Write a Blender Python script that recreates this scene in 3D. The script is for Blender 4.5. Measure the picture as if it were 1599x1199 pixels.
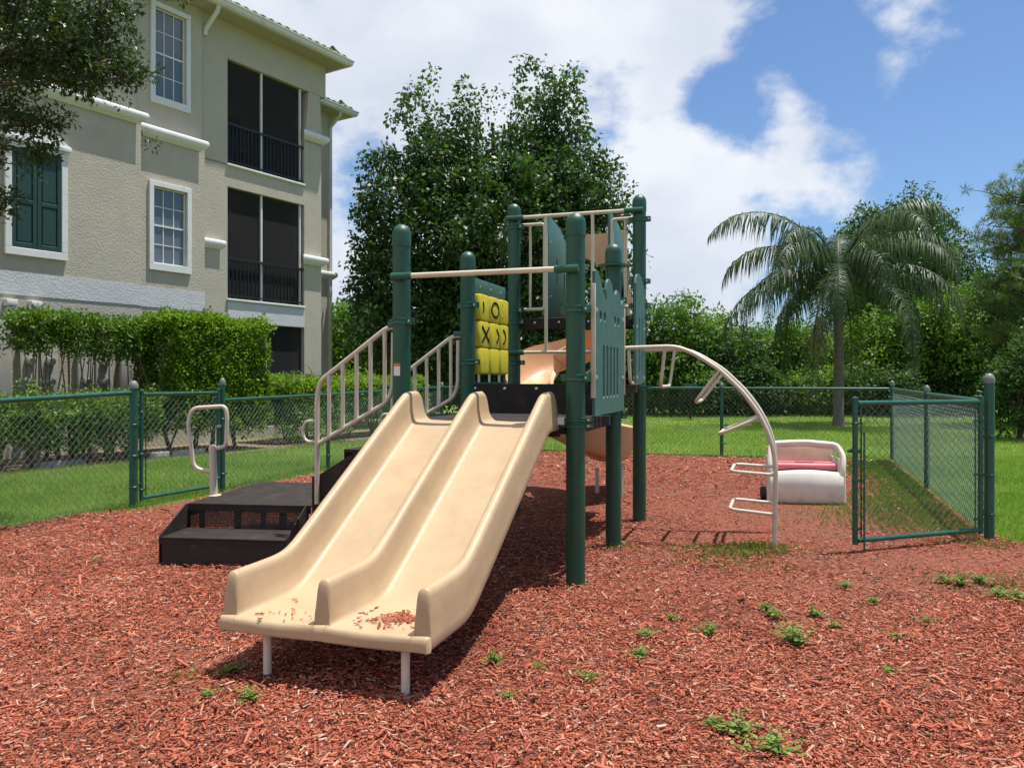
import bpy, bmesh, math, random
import numpy as np
from mathutils import Vector, Matrix, noise
random.seed(7); rng = np.random.default_rng(7)
PI = math.pi; R = math.radians
S = bpy.context.scene; C = S.collection
for o in list(bpy.data.objects): bpy.data.objects.remove(o)

# ------------------------------------------------------------ camera
H = 1.37; F = 1244.0; HZ = 591.0
cd = bpy.data.cameras.new('camera'); cam = bpy.data.objects.new('camera', cd); C.objects.link(cam)
cam.location = (0, 0, H); cam.rotation_euler = (R(90), 0, 0)
cd.sensor_width = 36; cd.lens = F/1599*36; cd.shift_y = (HZ-599.5)/1599
cd.clip_start = 0.05; cd.clip_end = 3000
S.camera = cam
# ------------------------------------------------------------ light
SUN = Vector((0.26, 0.072, 1.0)).normalized()          # towards the sun
sl = bpy.data.lights.new('sun', 'SUN'); sl.energy = 4.4; sl.angle = R(0.53); sl.color = (1.0, 0.965, 0.91)
so = bpy.data.objects.new('sun', sl); C.objects.link(so); so.location = (8, 6, 30)
so.rotation_euler = SUN.to_track_quat('Z', 'Y').to_euler()
wd = bpy.data.worlds.new('World'); S.world = wd; wd.use_nodes = True
def sky_world():
    nt = wd.node_tree; N = nt.nodes; L = nt.links
    for n in list(N): N.remove(n)
    out = N.new('ShaderNodeOutputWorld'); bg = N.new('ShaderNodeBackground'); bg.inputs[1].default_value = 0.076
    sky = N.new('ShaderNodeTexSky'); sky.sky_type = 'NISHITA'; sky.sun_disc = False
    sky.sun_elevation = math.asin(SUN.z); sky.sun_rotation = math.atan2(SUN.x, SUN.y)
    sky.air_density = 1.0; sky.dust_density = 0.6; sky.ozone_density = 2.0
    tc = N.new('ShaderNodeTexCoord')
    def M(op, a, b=None, clamp=False):
        n = N.new('ShaderNodeMath'); n.operation = op; n.use_clamp = clamp
        for i, v in enumerate((a, b)):
            if v is None: continue
            if isinstance(v, (int, float)): n.inputs[i].default_value = v
            else: L.new(v, n.inputs[i])
        return n.outputs[0]
    def VM(op, a, b=None, scale=None):
        n = N.new('ShaderNodeVectorMath'); n.operation = op
        L.new(a, n.inputs[0])
        if b is not None:
            if isinstance(b, (tuple, Vector)): n.inputs[1].default_value = b
            else: L.new(b, n.inputs[1])
        if scale is not None: n.inputs['Scale'].default_value = scale
        return n
    d = VM('NORMALIZE', tc.outputs['Generated']).outputs[0]
    def noi(vec, scale, detail, rough, off):
        a = VM('ADD', vec, off).outputs[0]
        n = N.new('ShaderNodeTexNoise'); n.inputs['Scale'].default_value = scale; n.inputs['Detail'].default_value = detail
        n.inputs['Roughness'].default_value = rough; L.new(a, n.inputs['Vector']); return n.outputs['Fac']
    sq = VM('MULTIPLY', d, (1, 1, 1.5)).outputs[0]
    n1 = noi(sq, 5.0, 9, 0.58, (3.1, 0.4, 1.7))
    n2 = noi(sq, 1.7, 4, 0.5, (7.3, 2.2, 0.1))
    def blob(px, py, rad, amt):
        v = Vector(((px-799.5)/F, 1, (HZ-py)/F)).normalized()
        dist = VM('DISTANCE', d, v).outputs['Value']
        mr = N.new('ShaderNodeMapRange'); mr.interpolation_type = 'SMOOTHSTEP'
        L.new(dist, mr.inputs[0]); mr.inputs[1].default_value = 0; mr.inputs[2].default_value = rad/F
        mr.inputs[3].default_value = amt; mr.inputs[4].default_value = 0
        return mr.outputs[0]
    n3 = noi(sq, 16.0, 6, 0.6, (0.7, 9.1, 4.2))
    b = M('ADD', M('ADD', M('MULTIPLY', n1, 1.5), M('MULTIPLY', n2, 0.45)), M('ADD', M('MULTIPLY', n3, 0.35), -0.425))
    # broad bank of cumulus to the left of the view, clearer to the right
    sep = N.new('ShaderNodeSeparateXYZ'); L.new(d, sep.inputs[0])
    mr = N.new('ShaderNodeMapRange'); mr.interpolation_type = 'SMOOTHSTEP'; L.new(sep.outputs[0], mr.inputs[0])
    mr.inputs[1].default_value = 0.10; mr.inputs[2].default_value = 0.42; mr.inputs[3].default_value = 0.20; mr.inputs[4].default_value = -0.12
    b = M('ADD', b, mr.outputs[0])
    low = N.new('ShaderNodeMapRange'); low.interpolation_type = 'SMOOTHSTEP'; L.new(sep.outputs[2], low.inputs[0])
    low.inputs[1].default_value = 0.0; low.inputs[2].default_value = 0.16; low.inputs[3].default_value = 0.10; low.inputs[4].default_value = 0.0
    b = M('ADD', b, low.outputs[0])
    for args in ((1232, 152, 90, 0.34), (1325, 262, 140, 0.38), (1225, 262, 80, .2), (1425, 25, 130, 0.42), (1490, 70, 60, .2), (1395, 130, 60, .2), (1090, 330, 230, .26), (1060, 40, 140, .30), (1020, 200, 110, .2),
                 (1135, 160, 95, -0.36), (1195, 218, 60, -.22), (1340, 170, 50, -.15), (1275, 50, 110, -0.34), (1540, 200, 330, -0.34), (1480, 380, 200, -.2), (480, 10, 50, -.25)):
        b = M('ADD', b, blob(*args))
    mk = N.new('ShaderNodeMapRange'); mk.interpolation_type = 'SMOOTHSTEP'; L.new(b, mk.inputs[0])
    mk.inputs[1].default_value = 0.64; mk.inputs[2].default_value = 0.94; mk.inputs[3].default_value = 0.0; mk.inputs[4].default_value = 0.96
    shade = noi(sq, 4.0, 7, 0.55, (1.0, 5.0, 2.0))
    cr = N.new('ShaderNodeValToRGB'); L.new(shade, cr.inputs[0])
    cr.color_ramp.elements[0].position = 0.34; cr.color_ramp.elements[0].color = (6.0, 6.45, 7.4, 1)
    cr.color_ramp.elements[1].position = 0.62; cr.color_ramp.elements[1].color = (7.9, 8.15, 8.6, 1)
    tint = N.new('ShaderNodeMix'); tint.data_type = 'RGBA'; tint.blend_type = 'MULTIPLY'; tint.inputs[0].default_value = 1
    L.new(sky.outputs[0], tint.inputs[6]); tint.inputs[7].default_value = (0.86, 1.02, 1.20, 1)
    mx = N.new('ShaderNodeMix'); mx.data_type = 'RGBA'; L.new(mk.outputs[0], mx.inputs[0])
    L.new(tint.outputs[2], mx.inputs[6]); L.new(cr.outputs[0], mx.inputs[7])
    L.new(mx.outputs[2], bg.inputs[0]); L.new(bg.outputs[0], out.inputs[0])
sky_world()
S.view_settings.view_transform = 'Standard'; S.view_settings.look = 'None'
S.view_settings.exposure = 0.62; S.view_settings.gamma = 1; S.view_settings.use_curve_mapping = False

# ------------------------------------------------------------ helpers
def at(px, Y, py=None, z=None):
    return Vector(((px-799.5)/F*Y, Y, H+(HZ-py)/F*Y if py is not None else (z or 0)))
def tag(o, label=None, cat=None, group=None, kind=None):
    if label: o['label'] = label
    if cat: o['category'] = cat
    if group: o['group'] = group
    if kind: o['kind'] = kind
    return o
def empty(name, loc=(0, 0, 0), rz=0, label=None, cat=None, group=None):
    o = bpy.data.objects.new(name, None); C.objects.link(o); o.empty_display_size = .2
    o.location = loc; o.rotation_euler = (0, 0, rz); return tag(o, label, cat, group)
def copy_tree(o, parent=None):
    c = o.copy(); C.objects.link(c); c.parent = parent
    for ch in o.children: copy_tree(ch, c)
    return c
def link(name, me, m, parent=None):
    o = bpy.data.objects.new(name, me); C.objects.link(o)
    if m is not None and not me.materials: me.materials.append(m)
    if parent is not None: o.parent = parent
    return o
class MB:
    def __init__(s): s.v = []; s.f = []
    def add(s, vs, fs):
        k = len(s.v); s.v += [tuple(p) for p in vs]; s.f += [tuple(i+k for i in f) for f in fs]; return s
    def box(s, x0, x1, y0, y1, z0, z1, M=None):
        vs = [Vector((x, y, z)) for z in (z0, z1) for y in (y0, y1) for x in (x0, x1)]
        if M is not None: vs = [M @ p for p in vs]
        return s.add(vs, [(0, 2, 3, 1), (4, 5, 7, 6), (0, 1, 5, 4), (2, 6, 7, 3), (0, 4, 6, 2), (1, 3, 7, 5)])
    def prism(s, pts, y0, y1, M=None):
        """polygon in x,z extruded along y"""
        n = len(pts)
        vs = [Vector((p[0], y0, p[1])) for p in pts]+[Vector((p[0], y1, p[1])) for p in pts]
        if M is not None: vs = [M @ p for p in vs]
        return s.add(vs, [tuple(range(n)), tuple(reversed(range(n, 2*n)))]+[(i, i+n, (i+1) % n+n, (i+1) % n) for i in range(n)])
    def lathe(s, prof, loc=(0, 0, 0), n=24, M=None):
        """(radius, z) pairs around z"""
        vs = []; fs = []
        for r, z in prof:
            for i in range(n):
                t = 2*PI*i/n; p = Vector((r*math.cos(t), r*math.sin(t), z))
                if M is not None: p = M @ p
                vs.append(p+Vector(loc))
        for j in range(len(prof)-1):
            for i in range(n):
                fs.append((j*n+i, j*n+(i+1) % n, (j+1)*n+(i+1) % n, (j+1)*n+i))
        fs.append(tuple(reversed(range(n)))); k = (len(prof)-1)*n; fs.append(tuple(range(k, k+n)))
        return s.add(vs, fs)
    def tube(s, pts, r, n=8, closed=False, cap=True):
        pts = [Vector(p) for p in pts]; m = len(pts); vs = []; up = None
        rr = r if isinstance(r, (list, tuple)) else [r]*m
        for i, p in enumerate(pts):
            if closed: t = pts[(i+1) % m]-pts[i-1]
            else: t = pts[min(i+1, m-1)]-pts[max(i-1, 0)]
            t.normalize()
            if up is None:
                up = Vector((0, 0, 1)) if abs(t.z) < .9 else Vector((1, 0, 0))
            a = up-t*up.dot(t)
            if a.length < 1e-5: a = t.orthogonal()
            a.normalize(); b = t.cross(a); up = a
            for k in range(n):
                q = 2*PI*k/n; vs.append(p+(a*math.cos(q)+b*math.sin(q))*rr[i])
        fs = []
        for i in range(m if closed else m-1):
            j = (i+1) % m
            for k in range(n): fs.append((i*n+k, i*n+(k+1) % n, j*n+(k+1) % n, j*n+k))
        if not closed and cap:
            fs.append(tuple(reversed(range(n)))); fs.append(tuple(range((m-1)*n, m*n)))
        return s.add(vs, fs)
    def build(s, name, m, parent=None, smooth=35, bevel=0, seg=2):
        me = bpy.data.meshes.new(name); me.from_pydata(s.v, [], s.f)
        bm = bmesh.new(); bm.from_mesh(me)
        bmesh.ops.recalc_face_normals(bm, faces=bm.faces)
        if bevel: bmesh.ops.bevel(bm, geom=[e for e in bm.edges if len(e.link_faces) == 2 and e.calc_face_angle(0) > .5], offset=bevel, segments=seg, profile=.5, affect='EDGES', clamp_overlap=True)
        bm.to_mesh(me); bm.free()
        if smooth:
            me.shade_smooth(); me.set_sharp_from_angle(angle=R(smooth))
        return link(name, me, m, parent)
def fast_mesh(name, V, Fq, m, parent=None, tone=None):
    """numpy verts + quads/tris, per-point tone attribute"""
    me = bpy.data.meshes.new(name); V = np.asarray(V, dtype=np.float32); Fq = np.asarray(Fq, dtype=np.int32)
    k = Fq.shape[1]
    me.vertices.add(len(V)); me.vertices.foreach_set('co', V.ravel())
    me.loops.add(Fq.size); me.loops.foreach_set('vertex_index', Fq.ravel())
    me.polygons.add(len(Fq)); me.polygons.foreach_set('loop_start', np.arange(len(Fq), dtype=np.int32)*k)
    me.polygons.foreach_set('loop_total', np.full(len(Fq), k, dtype=np.int32))
    me.update(calc_edges=True)
    if tone is not None:
        at_ = me.attributes.new('tone', 'FLOAT', 'POINT'); at_.data.foreach_set('value', np.asarray(tone, dtype=np.float32))
    return link(name, me, m, parent)
def arc(c, r, a0, a1, n, ax, ay):
    c = Vector(c); ax = Vector(ax); ay = Vector(ay)
    return [c+(ax*math.cos(a0+(a1-a0)*i/n)+ay*math.sin(a0+(a1-a0)*i/n))*r for i in range(n+1)]
def roundpath(pts, r, closed=False, n=5):
    """polyline with filleted corners"""
    P = [Vector(p) for p in pts]; out = []; m = len(P)
    for i in range(m):
        if not closed and i in (0, m-1): out.append(P[i]); continue
        a = P[i-1]; b = P[i]; c = P[(i+1) % m]
        u = (a-b); v = (c-b); d = min(r, u.length*.49, v.length*.49)
        p0 = b+u.normalized()*d; p1 = b+v.normalized()*d
        for k in range(n+1):
            t = k/n; out.append(p0*(1-t)**2+b*2*t*(1-t)+p1*t*t)
    return out
def catmull(P, k=6):
    P = [Vector(p) for p in P]; out = []
    for i in range(len(P)-1):
        a = P[max(i-1, 0)]; b = P[i]; c = P[i+1]; d = P[min(i+2, len(P)-1)]
        for j in range(k):
            t = j/k; out.append(.5*((2*b)+(c-a)*t+(2*a-5*b+4*c-d)*t*t+(3*b-a-3*c+d)*t**3))
    out.append(P[-1]); return out

# ------------------------------------------------------------ materials
def mat(name, col, rough=.6, spec=.5, vary=0.0, vscale=8, bump=0, bscale=60, dirt=None, dscale=3, metal=0, coat=0):
    m = bpy.data.materials.new(name); m.use_nodes = True; nt = m.node_tree; N = nt.nodes; L = nt.links
    P = N['Principled BSDF']; P.inputs['Roughness'].default_value = rough; P.inputs['Metallic'].default_value = metal
    P.inputs['Specular IOR Level'].default_value = spec; P.inputs['Coat Weight'].default_value = coat
    P.inputs['Base Color'].default_value = (*col, 1)
    tc = N.new('ShaderNodeTexCoord')
    src = None
    if vary:
        n = N.new('ShaderNodeTexNoise'); n.inputs['Scale'].default_value = vscale; n.inputs['Detail'].default_value = 6; n.inputs['Roughness'].default_value = .65
        L.new(tc.outputs['Object'], n.inputs['Vector'])
        r = N.new('ShaderNodeValToRGB'); L.new(n.outputs['Fac'], r.inputs[0])
        r.color_ramp.elements[0].position = .3; r.color_ramp.elements[1].position = .7
        r.color_ramp.elements[0].color = (*[c*(1-vary) for c in col], 1); r.color_ramp.elements[1].color = (*[min(1, c*(1+vary)) for c in col], 1)
        src = r.outputs[0]
        mr = N.new('ShaderNodeMapRange'); L.new(n.outputs['Fac'], mr.inputs[0]); mr.inputs[3].default_value = max(.05, rough-.1); mr.inputs[4].default_value = min(1, rough+.1)
        L.new(mr.outputs[0], P.inputs['Roughness'])
    if dirt:
        n = N.new('ShaderNodeTexNoise'); n.inputs['Scale'].default_value = dscale; n.inputs['Detail'].default_value = 8; n.inputs['Roughness'].default_value = .7
        L.new(tc.outputs['Object'], n.inputs['Vector'])
        mr = N.new('ShaderNodeMapRange'); L.new(n.outputs['Fac'], mr.inputs[0]); mr.inputs[1].default_value = .52; mr.inputs[2].default_value = .75; mr.inputs[4].default_value = .55
        mx = N.new('ShaderNodeMix'); mx.data_type = 'RGBA'; L.new(mr.outputs[0], mx.inputs[0])
        if src: L.new(src, mx.inputs[6])
        else: mx.inputs[6].default_value = (*col, 1)
        mx.inputs[7].default_value = (*dirt, 1); src = mx.outputs[2]
    if src: L.new(src, P.inputs['Base Color'])
    if bump:
        n = N.new('ShaderNodeTexNoise'); n.inputs['Scale'].default_value = bscale; n.inputs['Detail'].default_value = 5; n.inputs['Roughness'].default_value = .6
        L.new(tc.outputs['Object'], n.inputs['Vector'])
        b = N.new('ShaderNodeBump'); b.inputs['Strength'].default_value = min(1, bump); b.inputs['Distance'].default_value = .01 if bump <= 1 else .01*bump
        L.new(n.outputs['Fac'], b.inputs['Height']); L.new(b.outputs[0], P.inputs['Normal'])
    return m
def ramp_mat(name, stops, rough=.5, trans=.0, spec=.5, tcol=None, attr='tone'):
    """colour from the per-point tone attribute; optional leaf translucency"""
    m = bpy.data.materials.new(name); m.use_nodes = True; nt = m.node_tree; N = nt.nodes; L = nt.links
    P = N['Principled BSDF']; P.inputs['Roughness'].default_value = rough; P.inputs['Specular IOR Level'].default_value = spec
    a = N.new('ShaderNodeAttribute'); a.attribute_name = attr
    r = N.new('ShaderNodeValToRGB'); L.new(a.outputs['Fac'], r.inputs[0])
    el = r.color_ramp.elements
    while len(el) < len(stops): el.new(.5)
    for e, (p, c) in zip(el, stops): e.position = p; e.color = (*c, 1)
    L.new(r.outputs[0], P.inputs['Base Color'])
    if trans:
        t = N.new('ShaderNodeBsdfTranslucent'); mul = N.new('ShaderNodeMix'); mul.data_type = 'RGBA'; mul.blend_type = 'MULTIPLY'; mul.inputs[0].default_value = 1
        L.new(r.outputs[0], mul.inputs[6]); mul.inputs[7].default_value = (*(tcol or (1.5, 1.9, .6)), 1)
        L.new(mul.outputs[2], t.inputs[0]); mx = N.new('ShaderNodeMixShader'); mx.inputs[0].default_value = trans
        L.new(P.outputs[0], mx.inputs[1]); L.new(t.outputs[0], mx.inputs[2])
        L.new(mx.outputs[0], N['Material Output'].inputs[0])
    return m
def alpha_mat(name, col, alpha, rough=.6, dots=None, spec=.4):
    m = mat(name, col, rough, spec); nt = m.node_tree; N = nt.nodes; L = nt.links; P = N['Principled BSDF']
    t = N.new('ShaderNodeBsdfTransparent'); mx = N.new('ShaderNodeMixShader'); mx.inputs[0].default_value = alpha
    L.new(t.outputs[0], mx.inputs[1]); L.new(P.outputs[0], mx.inputs[2]); L.new(mx.outputs[0], N['Material Output'].inputs[0])
    if dots:
        tc = N.new('ShaderNodeTexCoord'); mp = N.new('ShaderNodeMapping'); mp.inputs['Scale'].default_value = (1/dots, 1/dots, 1/dots)
        mp.inputs['Rotation'].default_value = (0, R(45), 0)
        L.new(tc.outputs['Object'], mp.inputs[0])
        sx = N.new('ShaderNodeSeparateXYZ'); L.new(mp.outputs[0], sx.inputs[0])
        d = []
        for k in (0, 2):
            f = N.new('ShaderNodeMath'); f.operation = 'FRACT'; L.new(sx.outputs[k], f.inputs[0])
            g = N.new('ShaderNodeMath'); g.operation = 'SUBTRACT'; g.inputs[1].default_value = .5; L.new(f.outputs[0], g.inputs[0])
            h = N.new('ShaderNodeMath'); h.operation = 'POWER'; h.inputs[1].default_value = 2; L.new(g.outputs[0], h.inputs[0]); d.append(h)
        ad = N.new('ShaderNodeMath'); ad.operation = 'ADD'; L.new(d[0].outputs[0], ad.inputs[0]); L.new(d[1].outputs[0], ad.inputs[1])
        gt = N.new('ShaderNodeMath'); gt.operation = 'GREATER_THAN'; gt.inputs[1].default_value = .045; L.new(ad.outputs[0], gt.inputs[0])
        L.new(gt.outputs[0], mx.inputs[0])
    return m
M_ = dict(
 post=mat('green_post_paint', (.010, .070, .039), .38, .5, .12, 30, .25, 220, dirt=(.05, .10, .08), dscale=5),
 clamp=mat('green_clamp_paint', (.010, .085, .052), .35, .5, .1, 20),
 fence=mat('green_fence_vinyl', (.008, .085, .058), .35, .55, .2, 15, dirt=(.10, .14, .12), dscale=9),
 wire=mat('green_chain_link_vinyl', (.13, .20, .18), .25, .7, .2, 20),
 cap=mat('weathered_post_cap', (.15, .17, .155), .5, .5, .2, 30),
 tan=mat('tan_moulded_plastic', (.44, .315, .185), .5, .4, .09, 5, .15, 14, dirt=(.36, .245, .155), dscale=2.6),
 peach=mat('peach_moulded_plastic', (.56, .335, .19), .38, .5, .07, 4, .1, 10, dirt=(.44, .25, .14), dscale=3),
 beige=mat('beige_powder_coat', (.57, .515, .415), .42, .45, .08, 12, dirt=(.36, .29, .22), dscale=6),
 panel=mat('grey_green_plastic_panel', (.055, .135, .115), .5, .4, .1, 10, dirt=(.12, .19, .17), dscale=5),
 black=mat('black_vinyl_coated_steel', (.030, .024, .021), .75, .2, .3, 12, .5, 120, dirt=(.09, .065, .05), dscale=7),
 perf=alpha_mat('perforated_black_steel', (.022, .019, .018), 1, .6, dots=.0165),
 yellow=mat('yellow_moulded_plastic', (.62, .53, .035), .42, .4, .1, 14, dirt=(.35, .31, .06), dscale=9),
 ink=mat('black_moulded_symbol', (.012, .012, .012), .8, .1),
 bolt=mat('zinc_bolt', (.5, .5, .48), .3, .5, metal=.8),
 white=mat('white_toy_plastic', (.72, .68, .60), .4, .5, .08, 6, dirt=(.45, .42, .36), dscale=5),
 cream=mat('cream_toy_plastic', (.55, .47, .33), .45, .4, .1, 6, dirt=(.35, .3, .2), dscale=5),
 pink=mat('pink_toy_plastic', (.62, .17, .20), .4, .4, .12, 8),
 rubber=mat('black_rubber', (.015, .015, .015), .7),
 stucco=mat('tan_stucco', (.47, .425, .35), .9, .2, .07, 2.5, 1, 26, dirt=(.37, .34, .285), dscale=1.1),
 stuccos=mat('tan_smooth_stucco', (.46, .415, .34), .9, .2, .06, 3, .35, 50),
 band=mat('pale_stucco_band', (.56, .56, .57), .85, .2, .06, 3, 1, 30),
 trim=mat('white_painted_trim', (.70, .70, .69), .6, .3, .05, 5, .1, 40, dirt=(.5, .49, .46), dscale=4),
 gutter=mat('white_aluminium_gutter', (.66, .65, .60), .45, .4, .06, 4, dirt=(.45, .43, .38), dscale=3),
 shutter=mat('dark_green_shutter_paint', (.014, .052, .044), .5, .4, .1, 8),
 tile=mat('green_grey_roof_tile', (.20, .25, .17), .85, .2, .25, 7, .5, 40, dirt=(.12, .13, .09), dscale=6),
 iron=mat('black_iron_railing', (.012, .012, .013), .4, .5),
 screen=alpha_mat('insect_screen', (.02, .02, .02), .48, .8),
 inner=mat('lanai_wall_paint', (.42, .36, .29), .9, .2, .1, 2),
 blinds=mat('grey_window_blind', (.34, .37, .41), .7, .3, .05, 5),
 meter=mat('grey_meter_housing', (.36, .35, .33), .5, .4, .08, 10),
 bark=mat('grey_brown_bark', (.11, .085, .062), .9, .2, .3, 14, 1, 40),
 palmbark=mat('palm_trunk_bark', (.16, .145, .12), .9, .2, .25, 10, 1, 26),
 stem=mat('pale_hedge_stem', (.20, .15, .11), .85, .2, .3, 20, .5, 50),
 soil=mat('leaf_littered_bed', (.21, .145, .105), .95, .1, .4, 12, 1, 50),
 kerb=mat('pale_concrete_edging', (.34, .32, .29), .9, .2, .15, 10, .5, 50),
 sticker=mat('white_sticker', (.7, .7, .7), .5), orange=mat('orange_sticker', (.6, .18, .04), .5),
)
g = M_['glass'] = mat('window_glass', (.09, .12, .15), .06, .8)
def leafmat(n, cols, rough=.42, trans=.22, spec=.5): return ramp_mat(n, [(0, cols[0]), (.5, cols[1]), (1, cols[2])], rough, trans, spec)
LM = dict(
 dark=leafmat('dark_tree_leaf', ((.026, .055, .017), (.052, .105, .028), (.12, .19, .05)), .45, .25, .42),
 hedge=leafmat('bright_hedge_leaf', ((.06, .11, .010), (.13, .215, .018), (.27, .36, .04)), .6, .3, .3),
 hedgeb=leafmat('glossy_hedge_leaf', ((.045, .09, .012), (.09, .16, .02), (.18, .26, .04)), .55, .25, .35),
 wood=leafmat('woodland_leaf', ((.05, .10, .018), (.095, .175, .032), (.17, .27, .055)), .6, .3, .35),
 woodb=leafmat('woodland_yellow_green_leaf', ((.08, .13, .02), (.14, .225, .035), (.25, .34, .06)), .6, .3, .35),
 woodc=leafmat('woodland_deep_leaf', ((.025, .055, .015), (.05, .10, .026), (.10, .165, .042)), .6, .25, .35),
 oak=leafmat('oak_leaf', ((.020, .042, .012), (.040, .072, .018), (.11, .15, .03)), .45, .15, .5),
 palm=leafmat('palm_leaflet', ((.025, .050, .018), (.050, .085, .030), (.10, .135, .05)), .5, .2, .35),
 seed=leafmat('palm_seed_stalk', ((.28, .17, .03), (.40, .26, .05), (.50, .35, .08)), .6, .1),
 pine=leafmat('pine_needle', ((.07, .12, .03), (.12, .19, .045), (.21, .28, .08)), .5, .15),
 weed=leafmat('weed_leaf', ((.08, .14, .025), (.14, .22, .035), (.22, .32, .07)), .6, .3, .3),
 grass=leafmat('lawn_blade', ((.16, .25, .045), (.27, .38, .085), (.42, .48, .17)), .6, .42, .25),
)
M_['chip'] = ramp_mat('red_dyed_wood_chip', [(0, (.06, .022, .016)), (.16, (.19, .048, .030)), (.42, (.38, .092, .046)), (.74, (.46, .15, .085)), (.91, (.46, .24, .155)), (1, (.52, .37, .27))], .75, 0, .25)
def ground_mats():
    # mulch bed
    m = bpy.data.materials.new('red_wood_mulch'); m.use_nodes = True; nt = m.node_tree; N = nt.nodes; L = nt.links; P = N['Principled BSDF']
    P.inputs['Roughness'].default_value = .95; P.inputs['Specular IOR Level'].default_value = .1
    tc = N.new('ShaderNodeTexCoord')
    v = N.new('ShaderNodeTexVoronoi'); v.inputs['Scale'].default_value = 60; L.new(tc.outputs['Object'], v.inputs['Vector'])
    r = N.new('ShaderNodeValToRGB'); L.new(v.outputs['Color'], r.inputs[0]); el = r.color_ramp.elements
    el[0].color = (.06, .028, .02, 1); el[1].color = (.36, .135, .085, 1); e = el.new(.5); e.color = (.21, .07, .045, 1)
    n = N.new('ShaderNodeTexNoise'); n.inputs['Scale'].default_value = .9; n.inputs['Detail'].default_value = 7; L.new(tc.outputs['Object'], n.inputs['Vector'])
    mr = N.new('ShaderNodeMapRange'); L.new(n.outputs['Fac'], mr.inputs[0]); mr.inputs[1].default_value = .5; mr.inputs[2].default_value = .68; mr.inputs[4].default_value = .75
    n2 = N.new('ShaderNodeTexNoise'); n2.inputs['Scale'].default_value = 25; n2.inputs['Detail'].default_value = 5; L.new(tc.outputs['Object'], n2.inputs['Vector'])
    r2 = N.new('ShaderNodeValToRGB'); L.new(n2.outputs['Fac'], r2.inputs[0]); r2.color_ramp.elements[0].color = (.10, .05, .036, 1); r2.color_ramp.elements[1].color = (.24, .115, .08, 1)
    mx = N.new('ShaderNodeMix'); mx.data_type = 'RGBA'; L.new(mr.outputs[0], mx.inputs[0]); L.new(r.outputs[0], mx.inputs[6]); L.new(r2.outputs[0], mx.inputs[7])
    L.new(mx.outputs[2], P.inputs['Base Color'])
    b = N.new('ShaderNodeBump'); b.inputs['Strength'].default_value = .9; b.inputs['Distance'].default_value = .015; L.new(v.outputs['Distance'], b.inputs['Height']); L.new(b.outputs[0], P.inputs['Normal'])
    M_['mulch'] = m
    m = bpy.data.materials.new('mown_lawn'); m.use_nodes = True; nt = m.node_tree; N = nt.nodes; L = nt.links; P = N['Principled BSDF']
    P.inputs['Roughness'].default_value = .95; P.inputs['Specular IOR Level'].default_value = .1
    tc = N.new('ShaderNodeTexCoord')
    n = N.new('ShaderNodeTexNoise'); n.inputs['Scale'].default_value = 40; n.inputs['Detail'].default_value = 8; n.inputs['Roughness'].default_value = .75; L.new(tc.outputs['Object'], n.inputs['Vector'])
    r = N.new('ShaderNodeValToRGB'); L.new(n.outputs['Fac'], r.inputs[0]); el = r.color_ramp.elements
    el[0].position = .35; el[1].position = .68; el[0].color = (.08, .13, .025, 1); el[1].color = (.24, .32, .07, 1)
    n2 = N.new('ShaderNodeTexNoise'); n2.inputs['Scale'].default_value = .35; n2.inputs['Detail'].default_value = 4; L.new(tc.outputs['Object'], n2.inputs['Vector'])
    r2 = N.new('ShaderNodeValToRGB'); L.new(n2.outputs['Fac'], r2.inputs[0]); r2.color_ramp.elements[0].position = .35; r2.color_ramp.elements[1].position = .7
    r2.color_ramp.elements[0].color = (.8, .85, .8, 1); r2.color_ramp.elements[1].color = (1.2, 1.1, 1.1, 1)
    mx = N.new('ShaderNodeMix'); mx.data_type = 'RGBA'; mx.blend_type = 'MULTIPLY'; mx.inputs[0].default_value = 1; L.new(r.outputs[0], mx.inputs[6]); L.new(r2.outputs[0], mx.inputs[7])
    L.new(mx.outputs[2], P.inputs['Base Color'])
    b = N.new('ShaderNodeBump'); b.inputs['Strength'].default_value = 1; b.inputs['Distance'].default_value = .03; L.new(n.outputs['Fac'], b.inputs['Height']); L.new(b.outputs[0], P.inputs['Normal'])
    M_['lawn'] = m
ground_mats()

# ------------------------------------------------------------ ground
E1 = Vector((.9483, -.3173, 0)); E2 = Vector((.3173, .9483, 0))     # the playground's own axes
P1 = Vector((.42, 5.26, 0))
def sheet(name, pts, z, m):
    me = bpy.data.meshes.new(name); me.from_pydata([(p[0], p[1], z) for p in pts], [], [tuple(range(len(pts)))])
    o = link(name, me, m); tag(o, kind='structure'); return o
sheet('lawn', [(-900, -300), (900, -300), (900, 1500), (-900, 1500)], 0, M_['lawn'])
# fence line corners
GL = Vector((-4.01, 8.44, 0)); GM = Vector((-3.50, 9.63, 0)); BL = Vector((-1.40, 15.9, 0)); BR = Vector((6.30, 13.2, 0)); GR = Vector((4.05, 6.76, 0))
MUL = [(-9.0, -3), (-7.2, 2.0), (-5.35, 5.9), (-4.75, 7.15), (-4.3, 8.0), (-3.85, 8.45), (-3.45, 9.4), (-3.1, 10.6), (-2.2, 13.2), (-1.35, 15.75), (.4, 15.2), (2.4, 14.45), (4.4, 13.8), (6.25, 13.1), (5.6, 11.2), (4.9, 9.2), (4.2, 7.2), (4.2, 6.65), (4.7, 6.35), (6.2, 5.2), (9, 3.0), (10, -3)]
def inside(x, y, poly):
    r = np.zeros(x.shape, bool); n = len(poly)
    for i in range(n):
        x0, y0 = poly[i]; x1, y1 = poly[(i+1) % n]
        c = ((y0 > y) != (y1 > y)) & (x < (x1-x0)*(y-y0)/((y1-y0) or 1e-9)+x0); r ^= c
    return r
sheet('mulch_bed', MUL, .004, M_['mulch'])
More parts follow.
